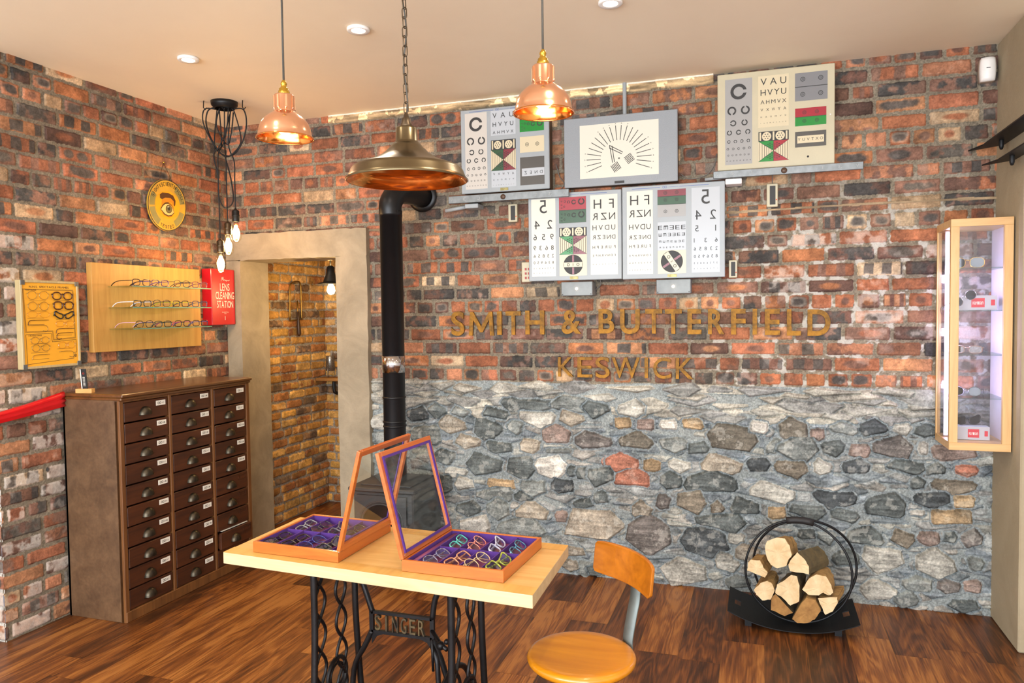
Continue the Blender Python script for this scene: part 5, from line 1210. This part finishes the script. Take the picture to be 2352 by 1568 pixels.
def handset(x0, z0, x1, z1, label, tilt=0.0, red=False):
    t = thing('hand_control', ((x0+x1)/2, -.02, z0), label, 'control', 'corded hand controls hung on the wall'); w, h = x1-x0, z1-z0
    MB().box(x0, -.034, z0, x1, -.008, z1, 0, .003).build('case', M_cream, t)
    if red:
        b = MB()
        for i in range(3):
            for j in range(2): b.box(x0+w*(.35+.32*j), -.037, z0+h*(.15+.22*i), x0+w*(.35+.32*j)+.010, -.034, z0+h*(.15+.22*i)+.013)
        b.build('red_keys', mat('red_key', 'a02820', .4), t)
    else:
        MB().box(x0+w*.28, -.0355, z0+h*.10, x1-w*.22, -.034, z1-h*.1).build('key_strip', M_blk, t); MB().ball((x1-w*.14, -.035, z0+h*.3), .003, 8).build('pilot_light', mat('pilot_red', 'c04020', .3, emit='ff5030', es=.6), t)
    return t
handset(1.937, 1.993, 1.990, 2.094, 'cream hand control with dark key strip hanging below the upper left cabinet'); handset(3.319, 2.0, 3.373, 2.117, 'cream hand control with dark key strip hanging below the cream cabinet'); handset(3.134, 1.648, 3.176, 1.738, 'small hand control hooked to the right side of the lower right cabinet'); handset(2.012, 1.653, 2.068, 1.765, 'white control with red square keys at the left side of the lower left cabinet', red=True)
M_cable = mat('grey_cable', '6f6b66', .6)
def cable(pts, label, r=.0022): tag(MB().tube(smooth([Vector(p) for p in pts], 6), r, 6).build('cable', M_cable, origin=pts[0]), label, 'cable', 'thin cables around the test cabinets')
cable([(1.955, -.02, 2.094), (1.945, -.015, 2.11), (1.88, -.015, 2.115), (1.85, -.015, 2.15)], 'thin grey cable looping down to the hand control under the upper left cabinet')
cable([(3.346, -.02, 2.117), (3.346, -.015, 2.15), (3.346, -.02, 2.185)], 'short dark cable above the hand control under the cream cabinet')
cable([(2.215, -.02, 2.30), (2.235, -.016, 2.23), (2.26, -.016, 2.19), (2.235, -.016, 2.15), (2.25, -.016, 2.12)], 'grey cable hanging between the upper left cabinet and the fan cabinet')
cable([(2.89, -.02, 2.20), (2.94, -.015, 2.17), (3.02, -.015, 2.185), (3.06, -.015, 2.23), (3.075, -.02, 2.29)], 'grey cable drooping between the fan cabinet and the cream cabinet')
cable([(3.155, -.02, 1.738), (3.15, -.018, 1.76), (3.13, -.018, 1.77), (3.12, -.02, 1.76)], 'short cable at the top of the control on the lower right cabinet')
cable([(2.43, -.02, 1.60), (2.46, -.016, 1.63), (2.455, -.016, 1.66)], 'short grey cable beside the left lamp box')
cd_ = MB().lathe([(.011, 2.5), (.011, 2.7)], (2.60, -.028, 0), 16); cd_.add([], []); tag(cd_.build('conduit_pipe', M_hgrey, origin=(2.6, -.028, 2.5)), 'short grey conduit pipe running from the fan cabinet up to the ceiling', 'pipe')

# ------------------------------------------------------------------ rusty letters
M_rust = mat('rusted_gold_steel', '664612', .6, .4, col2='a26f16', scale=26, bump=.3, bscale=120)
def crop(x, y): return 1000+x/2.45, 680+y/2.45
LET = [('S', 90, 162, 85, 223), ('M', 188, 328, 87, 222), ('I', 348, 372, 85, 218), ('T', 397, 480, 84, 218), ('H', 507, 612, 80, 215), ('&', 710, 818, 78, 213), ('B', 919, 1006, 72, 210), ('U', 1040, 1150, 72, 213), ('T', 1182, 1276, 72, 211), ('T', 1292, 1386, 72, 212), ('E', 1419, 1497, 72, 214), ('R', 1534, 1625, 72, 214), ('F', 1664, 1746, 71, 216), ('I', 1785, 1810, 71, 216), ('E', 1854, 1940, 72, 219), ('L', 1978, 2058, 72, 222), ('D', 2094, 2224, 73, 223),
       ('K', 690, 777, 343, 452), ('E', 800, 882, 343, 456), ('S', 902, 980, 342, 460), ('W', 993, 1150, 345, 459), ('I', 1178, 1196, 346, 460), ('C', 1226, 1326, 347, 464), ('K', 1353, 1452, 347, 466)]
words = ['SMITH', '&', 'BUTTERFIELD', 'KESWICK']; num = ['first', 'second', 'third', 'fourth', 'fifth', 'sixth', 'seventh', 'eighth', 'ninth', 'tenth', 'last']
seq = [(w, i) for w in words for i in range(len(w))]
for (ch, x0, x1, y0, y1), (w, i) in zip(LET, seq):
    a = on_y(*crop(x0, y1), -.02); b = on_y(*crop(x1, y0), -.02); big = w != 'KESWICK'
    cu = bpy.data.curves.new('letter', 'FONT'); cu.body = ch; cu.offset = (.022 if big else .006); cu.fill_mode = 'BOTH'; cu.extrude = .01; cu.resolution_u = 6
    ob = bpy.data.objects.new('letter', cu); COL.objects.link(ob); me = bpy.data.meshes.new_from_object(ob); bpy.data.objects.remove(ob); bpy.data.curves.remove(cu)
    
    if ch == 'M':
        me = bpy.data.meshes.new('m'); w_ = .15; OUT = [(0, 0), (.06, 1), (.185, 1), (.5, .38), (.815, 1), (.94, 1), (1, 0), (.85, 0), (.81, .66), (.555, .14), (.445, .14), (.19, .66), (.15, 0)]
        V = [(a, b, z) for z in (-1, 1) for a, b in OUT]; n_ = len(OUT); me.from_pydata(V, [], [list(range(n_)), list(range(n_, 2*n_))[::-1]]+[[i, n_+i, n_+(i+1) % n_, (i+1) % n_] for i in range(n_)])
    xs = [v.co.x for v in me.vertices]; ys = [v.co.y for v in me.vertices]; mx0, mx1, my0, my1 = min(xs), max(xs), min(ys), max(ys)
    for v in me.vertices:
        zz = v.co.z; v.co = Vector(((v.co.x-mx0)/(mx1-mx0)*(b[0]-a[0]), -.016-.006*(1 if zz > 0 else -1), (v.co.y-my0)/(my1-my0)*(b[2]-a[2])))
    me.materials.clear(); me.materials.append(M_rust); me.update(); o = bpy.data.objects.new('metal_letter', me); COL.objects.link(o); o.location = (a[0], 0, a[2])
    place = ['first short word of the upper line', '', 'long second word of the upper line', 'thinner lower line'][words.index(w)]
    lab = 'rusty gold ampersand in the middle of the upper line of letters' if ch == '&' else 'rusty gold metal letter %s, %s letter of the %s' % (ch, 'last' if i == len(w)-1 else num[i], place)
    tag(o, lab, 'letter', 'rusty metal letters on the wall')
# ------------------------------------------------------------------ left wall: frame shelves, cleaning station, sample board, eye sign
M_oak = wood('light_oak_veneer', 'b5813c', 'cc9a50', 'Z', 1.2, .5, 0, dist=.5); M_oake = wood('oak_edge', 'b98a4c', 'cda262', 'Z', 1.0, .45)
sb = thing('display_board', (.02, -.71, 1.305), 'light oak board on the left wall carrying three glass shelves of spectacles', 'display board')
MB().box(.008, -1.10, 1.305, .042, -.322, 1.768, 0, .001).build('oak_panel', M_oak, sb)
M_shelf = glass('shelf_glass', (.80, .92, .88), .14)
SH = [1.648, 1.537, 1.426]
for z in SH:
    MB().box(.042, -1.0, z-.005, .205, -.418, z).build('glass_shelf', M_shelf, sb)
    e = MB().box(.203, -1.0, z-.005, .2055, -.418, z); e.build('shelf_edge', mat('green_glass_edge', '5f8a7a', .2, coat=.5), sb)
colw = [[('matt black', '17161a', None), ('black with violet temples', '1c1a20', '5a3a70'), ('dark teal', '203a3a', None), ('plum tortoiseshell', '3a2030', '7a4460')],
        [('black with white temples', '1a1a1c', None), ('dark brown', '2a1f1c', '4a3a30'), ('black with yellow temples', '1c1c1a', None), ('navy', '1c2038', '34406a')],
        [('black with pale pink temples', '1a181a', None), ('bottle green', '1e2e2c', None), ('black with magenta temples', '1c181c', None), ('black with blue temples', '1a1a24', None)]]
tcols = {'violet': '6a4a90', 'white': 'e4e0e4', 'yellow': 'd8d020', 'pink': 'd8a8b8', 'magenta': 'c03080', 'blue': '3848b0'}
YS = [[-.928, -.798, -.637, -.496], [-.925, -.79, -.65, -.50], [-.915, -.785, -.64, -.50]]
shn = ['top', 'middle', 'bottom']; gn = ['first', 'second', 'third', 'fourth']
for i, z in enumerate(SH):
    for j in range(4):
        nm, a, b = colw[i][j]; tc2 = [tcols[k] for k in tcols if k in nm and 'with' in nm]
        f = fm('shelf_%s_%d' % (shn[i], j), a, b); tm = fm('temple_%s_%d' % (shn[i], j), tc2[0]) if tc2 else f
        eyewear('spectacles', (.192, YS[i][j], z+.0008), (0, 0, PI/2), nm+' spectacles, '+gn[j]+' from the left on the '+shn[i]+' glass shelf', f, M_lens, 'glasses', 'spectacles on the glass shelves', style=[1, 1, 0, 1][(i+j) % 4], temple=tm)

M_redp = mat('red_enamel', 'b81420', .35, var=.04, coat=.4); M_wht = mat('white_print', 'f0e6dc', .5, var=.02)
rb = thing('lens_cleaning_station', (.04, -.16, 1.43), 'red wall box with white lettering about cleaning lenses, beside the doorway', 'box')
MB().box(.008, -.268, 1.428, .082, -.052, 1.778, 0, .004).box(.0815, -.266, 1.432, .0835, -.262, 1.774).build('case', M_redp, rb)
F = Face((.0825, -.268, 1.428), (0, 1, 0), (0, 0, 1), (1, 0, 0))
for t_, v, h_, w_ in (('LENS', .215, .045, .088), ('CLEANING', .162, .045, .17), ('STATION', .108, .043, .148)): F.text(t_, .118, v, h_, 0, bold=.02, width=w_)
F.lines([(.085, .275), (.096, .30), (.099, .282), (.106, .302), (.109, .278), (.118, .286), (.124, .276), (.130, .284), (.134, .274), (.138, .282), (.152, .278), (.165, .284)], .0022, 0); F.text('IMAGEOPTICAL', .118, .077, .006, 0); F.text('LIMITED', .118, .069, .004, 0); F.rect(.114, .03, .118, .056, 0)
F.mb.build('lettering', M_wht, rb)
MB().box(.03, -.052, 1.64, .05, -.045, 1.67, 0, .002).build('side_latch', M_chrome, rb)

M_yel = mat('amber_card', 'eaa62a', .5, var=.05, scale=6); M_tan = wood('worn_pale_frame', 'a8946a', 'c4b084', 'Z', 1.0, .5)
nb = thing('spectacle_sample_board', (.03, -1.333, 1.247), 'old amber sample board of spectacle frames in a pale wooden frame on the left wall', 'sample board')
y0_, y1_, z0_, z1_ = -1.492, -1.178, 1.247, 1.665
m = MB(); m.box(.008, y0_, z0_, .042, y0_+.012, z1_, 0, .002); m.box(.008, y1_-.012, z0_, .042, y1_, z1_, 0, .002); m.box(.008, y0_+.012, z0_, .042, y1_-.012, z0_+.012, 0, .002); m.box(.008, y0_+.012, z1_-.012, .042, y1_-.012, z1_, 0, .002); m.build('wooden_frame', M_tan, nb)
F = Face((.036, y0_+.012, z0_+.012), (0, 1, 0), (0, 0, 1), (1, 0, 0)); F.mb.box(.03, y0_+.012, z0_+.012, .036, y1_-.012, z1_-.012)
w, h = y1_-y0_-.024, z1_-z0_-.024
def nx(x): return (x-185)/(500.)*w
def ny(y, x=400): return (1150-y-(x-400)*.02)/(785.)*h
F.text('N.H.S. SPECTACLE FRAMES', nx(430), ny(412), .0095, 1, bold=.02, width=nx(605)-nx(240)); F.text('ADULTS RANGE', nx(215), ny(440), .0065, 1, bold=.02, width=.055, anchor='l'); F.text('CHILDRENS RANGE', nx(225), ny(868), .0065, 1, bold=.02, width=.07, anchor='l')
for g in (0, 7): F.lines([(nx(190+g), ny(425+g)), (nx(655-g), ny(425+g)), (nx(665-g), ny(900-g)), (nx(450+g), ny(912-g)), (nx(442+g), ny(828-g)), (nx(205+g), ny(832-g))], .0013, 1, closed=True)
F.lines([(nx(205), ny(850)), (nx(432), ny(845)), (nx(440), ny(928)), (nx(668), ny(915)), (nx(672), ny(1040)), (nx(640), ny(1045)), (nx(640), ny(1100)), (nx(212), ny(1130))], .0016, 1, closed=True)
F.ring(nx(658), ny(1072), .0075, .005, 1, gap=0); F.disc(nx(658), ny(1072), .0025, 1)
rgs = random.Random(1)
for (a, b) in ((320, 535), (540, 530), (320, 632), (555, 632), (300, 700), (560, 712), (300, 760), (555, 870), (320, 940), (320, 1025), (560, 1000), (330, 1088)): F.rect(nx(a-75), ny(b), nx(a+75), ny(b)+.0012, 1)
F.mb.build('printed_card', [M_yel, M_blk], nb)
M_wire = mat('gilt_wire', 'b89a5a', .3, .8); M_tort = mat('dark_tortoise', '3a1c10', .25, coat=.5, col2='5a2c14', scale=80); M_cl = glass('clear_acetate', (.98, .92, .8), .14)
def flat_specs(cx, cy, wpx, hpx, r, e, mt, nm, cat=0):
    m = MB(); W = wpx/500.*w; H = hpx/785.*h; lw = W*.42
    for sg in (-1, 1):
        R2 = rim_pts(sg*W*.27, 0, lw, H, e, 18)
        if cat: R2 = [(x, z+max(0, sg*x-W*.2)*.5) for x, z in R2]
        m.tube([(.0405, y0_+.012+nx(cx)+x, z0_+.012+ny(cy)+z) for x, z in R2], r, 6, closed=True)
        m.tube([(.0405, y0_+.012+nx(cx)+sg*W*.48, z0_+.012+ny(cy)+H*.2), (.0405, y0_+.012+nx(cx)+sg*W*.52, z0_+.012+ny(cy)+H*.2)], r*1.2, 6)
    m.tube([(.0405, y0_+.012+nx(cx)+k*W*.06, z0_+.012+ny(cy)+H*(.15+.12*(1-k*k))) for k in (-1, 0, 1)], r, 6); m.build(nm, mt, nb)
for a in ((320, 483, 195, 80, .0013, 1, M_wire), (545, 485, 195, 72, .0028, .9, M_tort), (320, 585, 190, 80, .0013, 1, M_wire), (553, 578, 190, 74, .003, .7, M_tort), (320, 665, 200, 55, .0015, .8, M_cl), (325, 908, 170, 65, .0013, 1, M_wire), (330, 980, 165, 65, .0013, 1, M_wire), (572, 965, 165, 62, .0022, .7, M_cl), (562, 757, 180, 55, .0022, .7, M_cl)): flat_specs(*a, 'sample_frame')
flat_specs(556, 682, 190, 50, .0032, .7, mat('black_acetate', '1a1614', .25, coat=.5), 'sample_frame', 1)
for (x0, x1, y, mt, hk) in ((225, 410, 718, M_tort, 0), (400, 225, 765, M_wire, 1), (475, 650, 803, M_tort, 0), (480, 640, 845, M_tort, 1), (250, 405, 1045, M_wire, 0), (640, 500, 1025, M_wire, 1)):
    d = 1 if x1 > x0 else -1; P = [(nx(x1), ny(y)), (nx(x0+d*40), ny(y)), (nx(x0+d*8), ny(y+12)), (nx(x0), ny(y+45))]
    if hk: P += [(nx(x0+d*20), ny(y+60)), (nx(x0+d*45), ny(y+52))]
    MB().tube(smooth([Vector((.0395, y0_+.012+a, z0_+.012+b)) for a, b in P], 4), .0014, 6).build('sample_temple', mt, nb)
for (y, z) in ((y0_+.012, z1_-.012), (y1_-.012, z1_-.012), (y0_+.012, z0_+.012), (y1_-.012, z0_+.012)): MB().box(.0415, y-.011, z-.011, .0435, y+.011, z+.011, 0, .001).build('corner_bracket', M_bar, nb)

# hanging eye sign
es_ = thing('eye_sign', (.025, -.56, 1.99), 'round yellow painted sign of an eye, reading Sight Scientifically Tested, hung on a cord', 'sign')
ey, ez, er = -.558, 2.127, .148; ND = Vector((1, 0, -.06)).normalized(); VD = Vector((.06, 0, 1)).normalized()
M_sgn = mat('yellowed_enamel', 'a8863a', .35, col2='c89a2c', scale=9); M_olive = mat('sign_olive', '7a7448', .4); M_amb = mat('sign_amber', 'd8941c', .35, var=.06); M_umb = mat('sign_umber', '4a2c10', .5); M_skin = mat('sign_ochre', 'b0741c', .4, var=.08); M_eyew = mat('sign_eye_white', 'c8b070', .4); M_iris = mat('sign_iris', '6a6440', .4)
F = Face((.035, ey, ez), (0, 1, 0), VD, ND)
F.mb.lathe([(0, 0), (er-.004, 0), (er, -.002), (er, -.008), (0, -.009)], (.035, ey, ez), 56, 0, ax=ND, smooth=False)
F.ring(0, 0, er-.001, er-.006, 7, 1, n=48)
for a0, a1 in ((-170, -120), (-60, -15), (10, 60), (150, 185)):
    P = [(r__*math.cos(math.radians(a0+(a1-a0)*k/8)), r__*math.sin(math.radians(a0+(a1-a0)*k/8))) for r__, ks in ((er-.012, range(9)), (er*.66, range(8, -1, -1))) for k in ks]; F.poly(P, 1, 1)
F.disc(0, .002, er*.64, 2, 2, ry=er*.54, n=40)
F.poly([(-.062, .055), (-.045, .068), (0, .072), (.04, .062), (.06, .035), (.058, .008), (.05, -.0), (.045, .03), (.02, .045), (-.02, .042), (-.045, .03), (-.06, .035)], 3, 3)
F.poly([(-.045, .03), (-.02, .042), (.02, .045), (.045, .03), (.048, .0), (.03, .018), (.0, .02), (-.03, .012), (-.048, .0)], 4, 3)
L1 = [(-.052, -.028), (-.038, -.008), (-.02, .006), (.003, .010), (.025, .0), (.04, -.018), (.046, -.036), (.03, -.05), (.005, -.056), (-.022, -.05), (-.04, -.036)]
F.poly([(x*1.08, (y+.022)*1.2-.022) for x, y in L1], 3, 4); F.poly(L1, 5, 5); F.disc(.006, -.02, .024, 6, 6); F.ring(.006, -.02, .024, .021, 3, 7, n=24); F.disc(.006, -.018, .010, 7, 7); F.disc(-.001, -.008, .0035, 8, 8)
for pts, w_ in (([(-.056, -.026), (-.04, .0), (-.02, .014), (.003, .018), (.028, .008), (.045, -.012)], .0022), ([(-.045, -.045), (-.02, -.06), (.01, -.066), (.035, -.058)], .0015)): F.lines(pts, w_, 3, 6)
def arc_text(t, r__, a0, a1, hh, inv=False):
    for i, ch in enumerate(t):
        if ch == ' ': continue
        a = math.radians(a0+(a1-a0)*i/(len(t)-1)); rot = a-PI/2 if not inv else a+PI/2; cx, cy = r__*math.cos(a), r__*math.sin(a); wd = hh*(.6 if ch not in 'I.' else .18); F.glyph(ch, cx-wd/2, cy-hh/2, cx+wd/2, cy+hh/2, 7, 3, rot=rot)
arc_text('SIGHT.SCIENTIFICALLY', er*.82, 158, 14, .022); arc_text('TESTED', er*.83, -112, -68, .02, True)
F.mb.build('painted_disc', [M_sgn, M_olive, M_amb, M_umb, M_skin, M_eyew, M_iris, M_blk, M_wht], es_)
hc = MB(); hc.tube([(.03, ey-.06, ez+.13), (.016, -.558, 2.372)], .0015, 5); hc.tube([(.03, ey+.06, ez+.125), (.016, -.558, 2.372)], .0015, 5); hc.build('cord', M_umb, es_)
MB().tube([(.0, -.558, 2.373), (.022, -.558, 2.376)], .0035, 8).build('nail', M_brass, es_)

# red ribbon
rb_ = MB(); V = []; n = 40; prof = [(-.5, .0), (-.42, .010), (-.22, .004), (-.08, .014), (.05, .003), (.2, .012), (.38, .008), (.5, 0)]; k = len(prof)
for i in range(n+1):
    t_ = i/n; y = -1.272-1.15*t_; zc_ = 1.085-.022*t_-.10*math.sin(PI*t_*.9)*.5; hh = .078*(1-.35*math.sin(PI*min(1, t_*1.2)))
    for a, b in prof: V.append((.028+b*(1+.3*math.sin(t_*9))+.06*t_, y, zc_+a*hh))
F_ = [(i*k+j, i*k+j+1, (i+1)*k+j+1, (i+1)*k+j) for i in range(n) for j in range(k-1)]
rb_.add(V, F_, 0, True); o = rb_.build('satin_ribbon', mat('red_satin', 'd40f18', .28, var=.05, coat=.2), origin=(.03, -1.28, 1.05)); md = o.modifiers.new('th', 'SOLIDIFY'); md.thickness = .0012
tag(o, 'wide red satin ribbon stretched from the cabinet along the left wall', 'ribbon')

# ------------------------------------------------------------------ right: oak display case with sunglasses
M_case = wood('oak_case', 'c89a62', 'ddb47c', 'Z', .9, .4, .2); M_caseh = wood('oak_case_rail', 'c89a62', 'ddb47c', 'X', .9, .4, .2); M_cwall = mat('whitewashed_panel', 'd8cdd8', .6, var=.04)
cx0, cx1, cy0, cy1, cz0, cz1 = 4.088, 4.328, -.30, -.02, .846, 1.87
dc = thing('wall_display_case', ((cx0+cx1)/2, (cy0+cy1)/2, cz0), 'tall oak and glass display case of sunglasses on the right wall', 'display case')
s_ = .034
m = MB(); m.box(cx0, cy0, cz1-s_, cx1, cy1, cz1, 0, .001); m.build('top_rail', M_caseh, dc); m = MB(); m.box(cx0, cy0, cz0, cx1, cy1, cz0+s_, 0, .001); m.build('base_rail', M_caseh, dc)
for (x, y) in ((cx0, cy0), (cx1-s_, cy0)): MB().box(x, y, cz0+s_, x+s_, y+.022, cz1-s_, 0, .001).build('corner_post', M_case, dc)
MB().box(cx0, cy1-.012, cz0+s_, cx0+.02, cy1, cz1-s_, 0, .001).build('corner_post', M_case, dc)
MB().box(cx1-.012, cy0+.022, cz0+s_, cx1, cy1, cz1-s_).build('inner_side_panel', M_cwall, dc)
M_cg = glass('case_glass', (.97, .97, .99), .07)
MB().box(cx0+s_, cy0+.008, cz0+s_, cx1-s_, cy0+.011, cz1-s_).build('front_pane', M_cg, dc); MB().box(cx0+.006, cy0+.022, cz0+s_, cx0+.009, cy1-.012, cz1-s_).build('side_pane', M_cg, dc); MB().box(cx0+.02, cy1-.006, cz0+s_, cx1-.012, cy1-.003, cz1-s_).build('back_pane', M_cg, dc)
led = MB().box(cx0+.012, cy0+.165, cz0+s_+.004, cx0+.034, cy0+.171, cz1-s_-.004); led.build('led_strip_backing', M_whitep, dc)
ld = MB()
nled = 96
for i in range(nled):
    z = cz0+s_+.014+(cz1-cz0-2*s_-.028)*i/(nled-1); ld.box(cx0+.017, cy0+.162, z-.0036, cx0+.029, cy0+.165, z+.0036)
o = ld.build('led_row', lamp('violet_white_led', 'dcd0ff', 22.0), dc); o['kind'] = 'stuff'
for z in (1.1, 1.36, 1.62): plight('led_strip_light', (cx0+.06, cy0+.13, z), 1.8, (.68, .58, 1.0), .02, dc)
SZ = [1.657, 1.467, 1.27, 1.075]
for z in SZ:
    MB().box(cx0+.022, cy0+.045, z-.005, cx1-.013, cy1-.014, z).build('glass_shelf', M_shelf, dc)
M_gold = mat('gold_wire', 'c8a050', .2, .95)
sg = [(SZ[0], 'gold-rimmed aviator sunglasses on the top shelf of the display case', M_gold, M_lensd, 4, -.2), (SZ[2], 'brown tinted sunglasses on the third shelf of the display case', fm('clear_brown', '8a6a5a'), M_lensb, 1, -.25), (SZ[3], 'round dark purple-brown sunglasses on the fourth shelf of the display case', fm('plum_black', '1e161c'), M_lensd, 2, -.3)]
for z, lab, f, l_, st_, a in sg: eyewear('sunglasses', (4.18, -.185, z+.001), (0, 0, a), lab, f, l_, 'sunglasses', 'sunglasses in the display case', style=st_)
M_box = mat('grey_case_card', 'b6b4b8', .5, var=.03); M_rlab = mat('red_label', 'c8142c', .4, var=.02)
def brandbox(x0, y0, z, w_, d_, h_, lab):
    t = thing('sunglasses_box', (x0+w_/2, y0+d_/2, z), lab, 'box', 'grey sunglasses boxes in the display case')
    MB().box(x0, y0, z, x0+w_, y0+d_, z+h_, 0, .001).build('carton', M_box, t)
    F = Face((x0, y0, z), (1, 0, 0), (0, 0, 1), (0, -1, 0)); a, b = w_*.42, w_*.72; F.rect(a, h_*.18, b, h_*.82, 0, 1)
    F.text('Ray-Ban', (a+b)/2, h_*.38, h_*.2, 1, l=2, width=(b-a)*.8); F.rect(w_*.86, h_*.3, w_*.95, h_*.7, 0, 1); F.mb.build('red_label', [M_rlab, M_wht], t)
brandbox(4.118, -.205, SZ[1]+.001, .175, .06, .065, 'grey sunglasses box with red label on the second shelf of the display case'); brandbox(4.118, -.215, cz0+s_+.001, .15, .06, .06, 'grey sunglasses box with red label on the floor of the display case')
g = eyewear('sunglasses', (4.165, -.235, SZ[1]+.012), (0, 0, 0), 'silver round sunglasses leaning on the box on the second shelf of the display case', M_chrome, M_lensg, 'sunglasses', 'sunglasses in the display case', style=2); g.rotation_euler = (math.radians(-12), math.radians(-28), .3); g.location = (4.17, -.225, SZ[1]+.034)
g = eyewear('sunglasses', (4.19, -.17, cz0+s_+.063), (0, 0, .4), 'black wide sunglasses lying on the box on the floor of the display case', fm('gloss_black', '121014'), M_lensd, 'sunglasses', 'sunglasses in the display case', style=3, folded=True)

# motion sensor, black rails
ps = thing('motion_sensor', (4.27, -.03, 2.53), 'white curved motion sensor in the top right corner of the brick wall', 'sensor')
m = MB(); V = []; n = 8; W2, H2 = .032, .052
for j in range(9):
    for i in range(9):
        u, v = -1+i/4, -1+j/4; V.append((4.283+W2*u*(1-.12*v*v), -.05-.028*(1-.55*u*u)*(1-.15*v*v), 2.573+H2*v))
for j in range(9):
    for i in range(9): u, v = -1+i/4, -1+j/4; V.append((4.283+W2*u*(1-.12*v*v), -.012, 2.573+H2*v))
Fq = []
for j in range(8):
    for i in range(8): a = j*9+i; Fq += [(a, a+1, a+10, a+9), (81+a, 81+a+9, 81+a+10, 81+a+1)]
for i in range(8): Fq += [(i, 81+i, 82+i, i+1), (72+i, 73+i, 81+73+i, 81+72+i)]
for j in range(8): a = j*9; Fq += [(a, a+9, 81+a+9, 81+a), (a+8, 81+a+8, 81+a+17, a+17)]
m.add(V, Fq, 0, True); m.build('shell', M_whitep, ps); MB().box(4.272, -.0795, 2.574, 4.288, -.077, 2.5765).build('lens_slot', M_blk, ps)
def rail(y_tip, z, x0, lab):
    t = thing('black_wall_rail', (4.29, y_tip-.3, z), lab, 'rail', 'black steel rails on the right wall'); m = MB()
    m.prism([(x0, y_tip), (4.333, y_tip-.10), (4.333, y_tip-1.25), (x0+.03, y_tip-1.25), (x0+.03, y_tip-.12)], (0, 0, z), (1, 0, 0), (0, 1, 0), (0, 0, 1), -.003, .003); m.prism([(0, 0), (.0, .022), (-1.12, .022), (-1.12, 0)], (4.325, y_tip-.13, z), (0, 1, 0), (0, 0, 1), (1, 0, 0), -.003, .003)
    m.build('steel_angle', M_soft, t)
    for k in range(3): yy = y_tip-.22-.36*k; MB().lathe([(0, -.045), (.006, -.043), (.010, -.03), (.010, 0), (.006, .012), (0, .014)], (4.292, yy, z), 12).build('bolt', M_soft, t)
rail(-.02, 2.214, 4.215, 'upper black pointed steel rail on the right wall'); rail(-.17, 2.118, 4.235, 'lower black pointed steel rail on the right wall')

# ------------------------------------------------------------------ inside the doorway
M_obr = mat('old_brass', '8a6a30', .35, .9, var=.2, scale=30)
sw = thing('brass_lens_tool', (.05, .72, 1.33), 'old brass U-shaped hand tool with a dark wooden handle hung on the closet wall', 'tool')
def cw(u, v): p = on_x(u, v, .058); return Vector((p[0], p[1], p[2]))
m = MB(); m.tube(smooth([cw(666, 736), cw(666, 662), cw(670, 650), cw(681, 647), cw(690, 653), cw(692, 700), cw(693, 733)], 5), .006, 8); m.tube([cw(666, 736), cw(695, 733)], .0045, 6); m.tube([cw(683, 690), cw(684, 733)], .005, 8); m.build('brass_frame', M_obr, sw)
MB().tube([cw(684, 715), cw(685, 735), cw(686, 750), cw(687, 765), cw(687, 772)], [.008, .010, .014, .016, .008], 12).build('handle', mat('dark_handle', '3a2414', .5), sw)
nl = MB(); q = cw(680, 650); nl.tube([(.025, q.y, q.z-.004), (.07, q.y, q.z-.002)], .003, 6); nl.build('hook', M_obr, sw)
shf = thing('corner_shelf', (.2, .99, .985), 'small rough wooden shelf on black pipe bracket in the closet corner', 'shelf')
MB().box(.042, .90, .975, .36, 1.055, .998, 0, .003).build('shelf_board', wood('rough_shelf', '7a5226', 'a87436', 'X', 1, .6), shf)
MB().tube(smooth([(.17, .955, .975), (.17, .955, .91), (.175, .96, .885), (.185, .99, .875), (.19, 1.055, .875)], 4), .013, 10).build('pipe_bracket', M_black, shf)
gt = thing('wire_grater', (.125, .98, .999), 'small cylindrical perforated metal grater on legs standing on the closet shelf', 'grater')
M_zinc = mat('perforated_tin', 'a8a49c', .35, .8, col2='4a4844', scale=220); m = MB(); gx, gy = .125, .98
m.lathe([(.030, .05), (.034, .052), (.032, .16), (.030, .165), (.0, .166)], (gx, gy, .999), 20); m.build('drum', M_zinc, gt)
for k in range(3):
    a = k*2.1+.4; MB().tube([(gx+.031*math.cos(a), gy+.031*math.sin(a), 1.10), (gx+.034*math.cos(a), gy+.034*math.sin(a), .999)], .0025, 6).build('leg', M_zinc, gt)
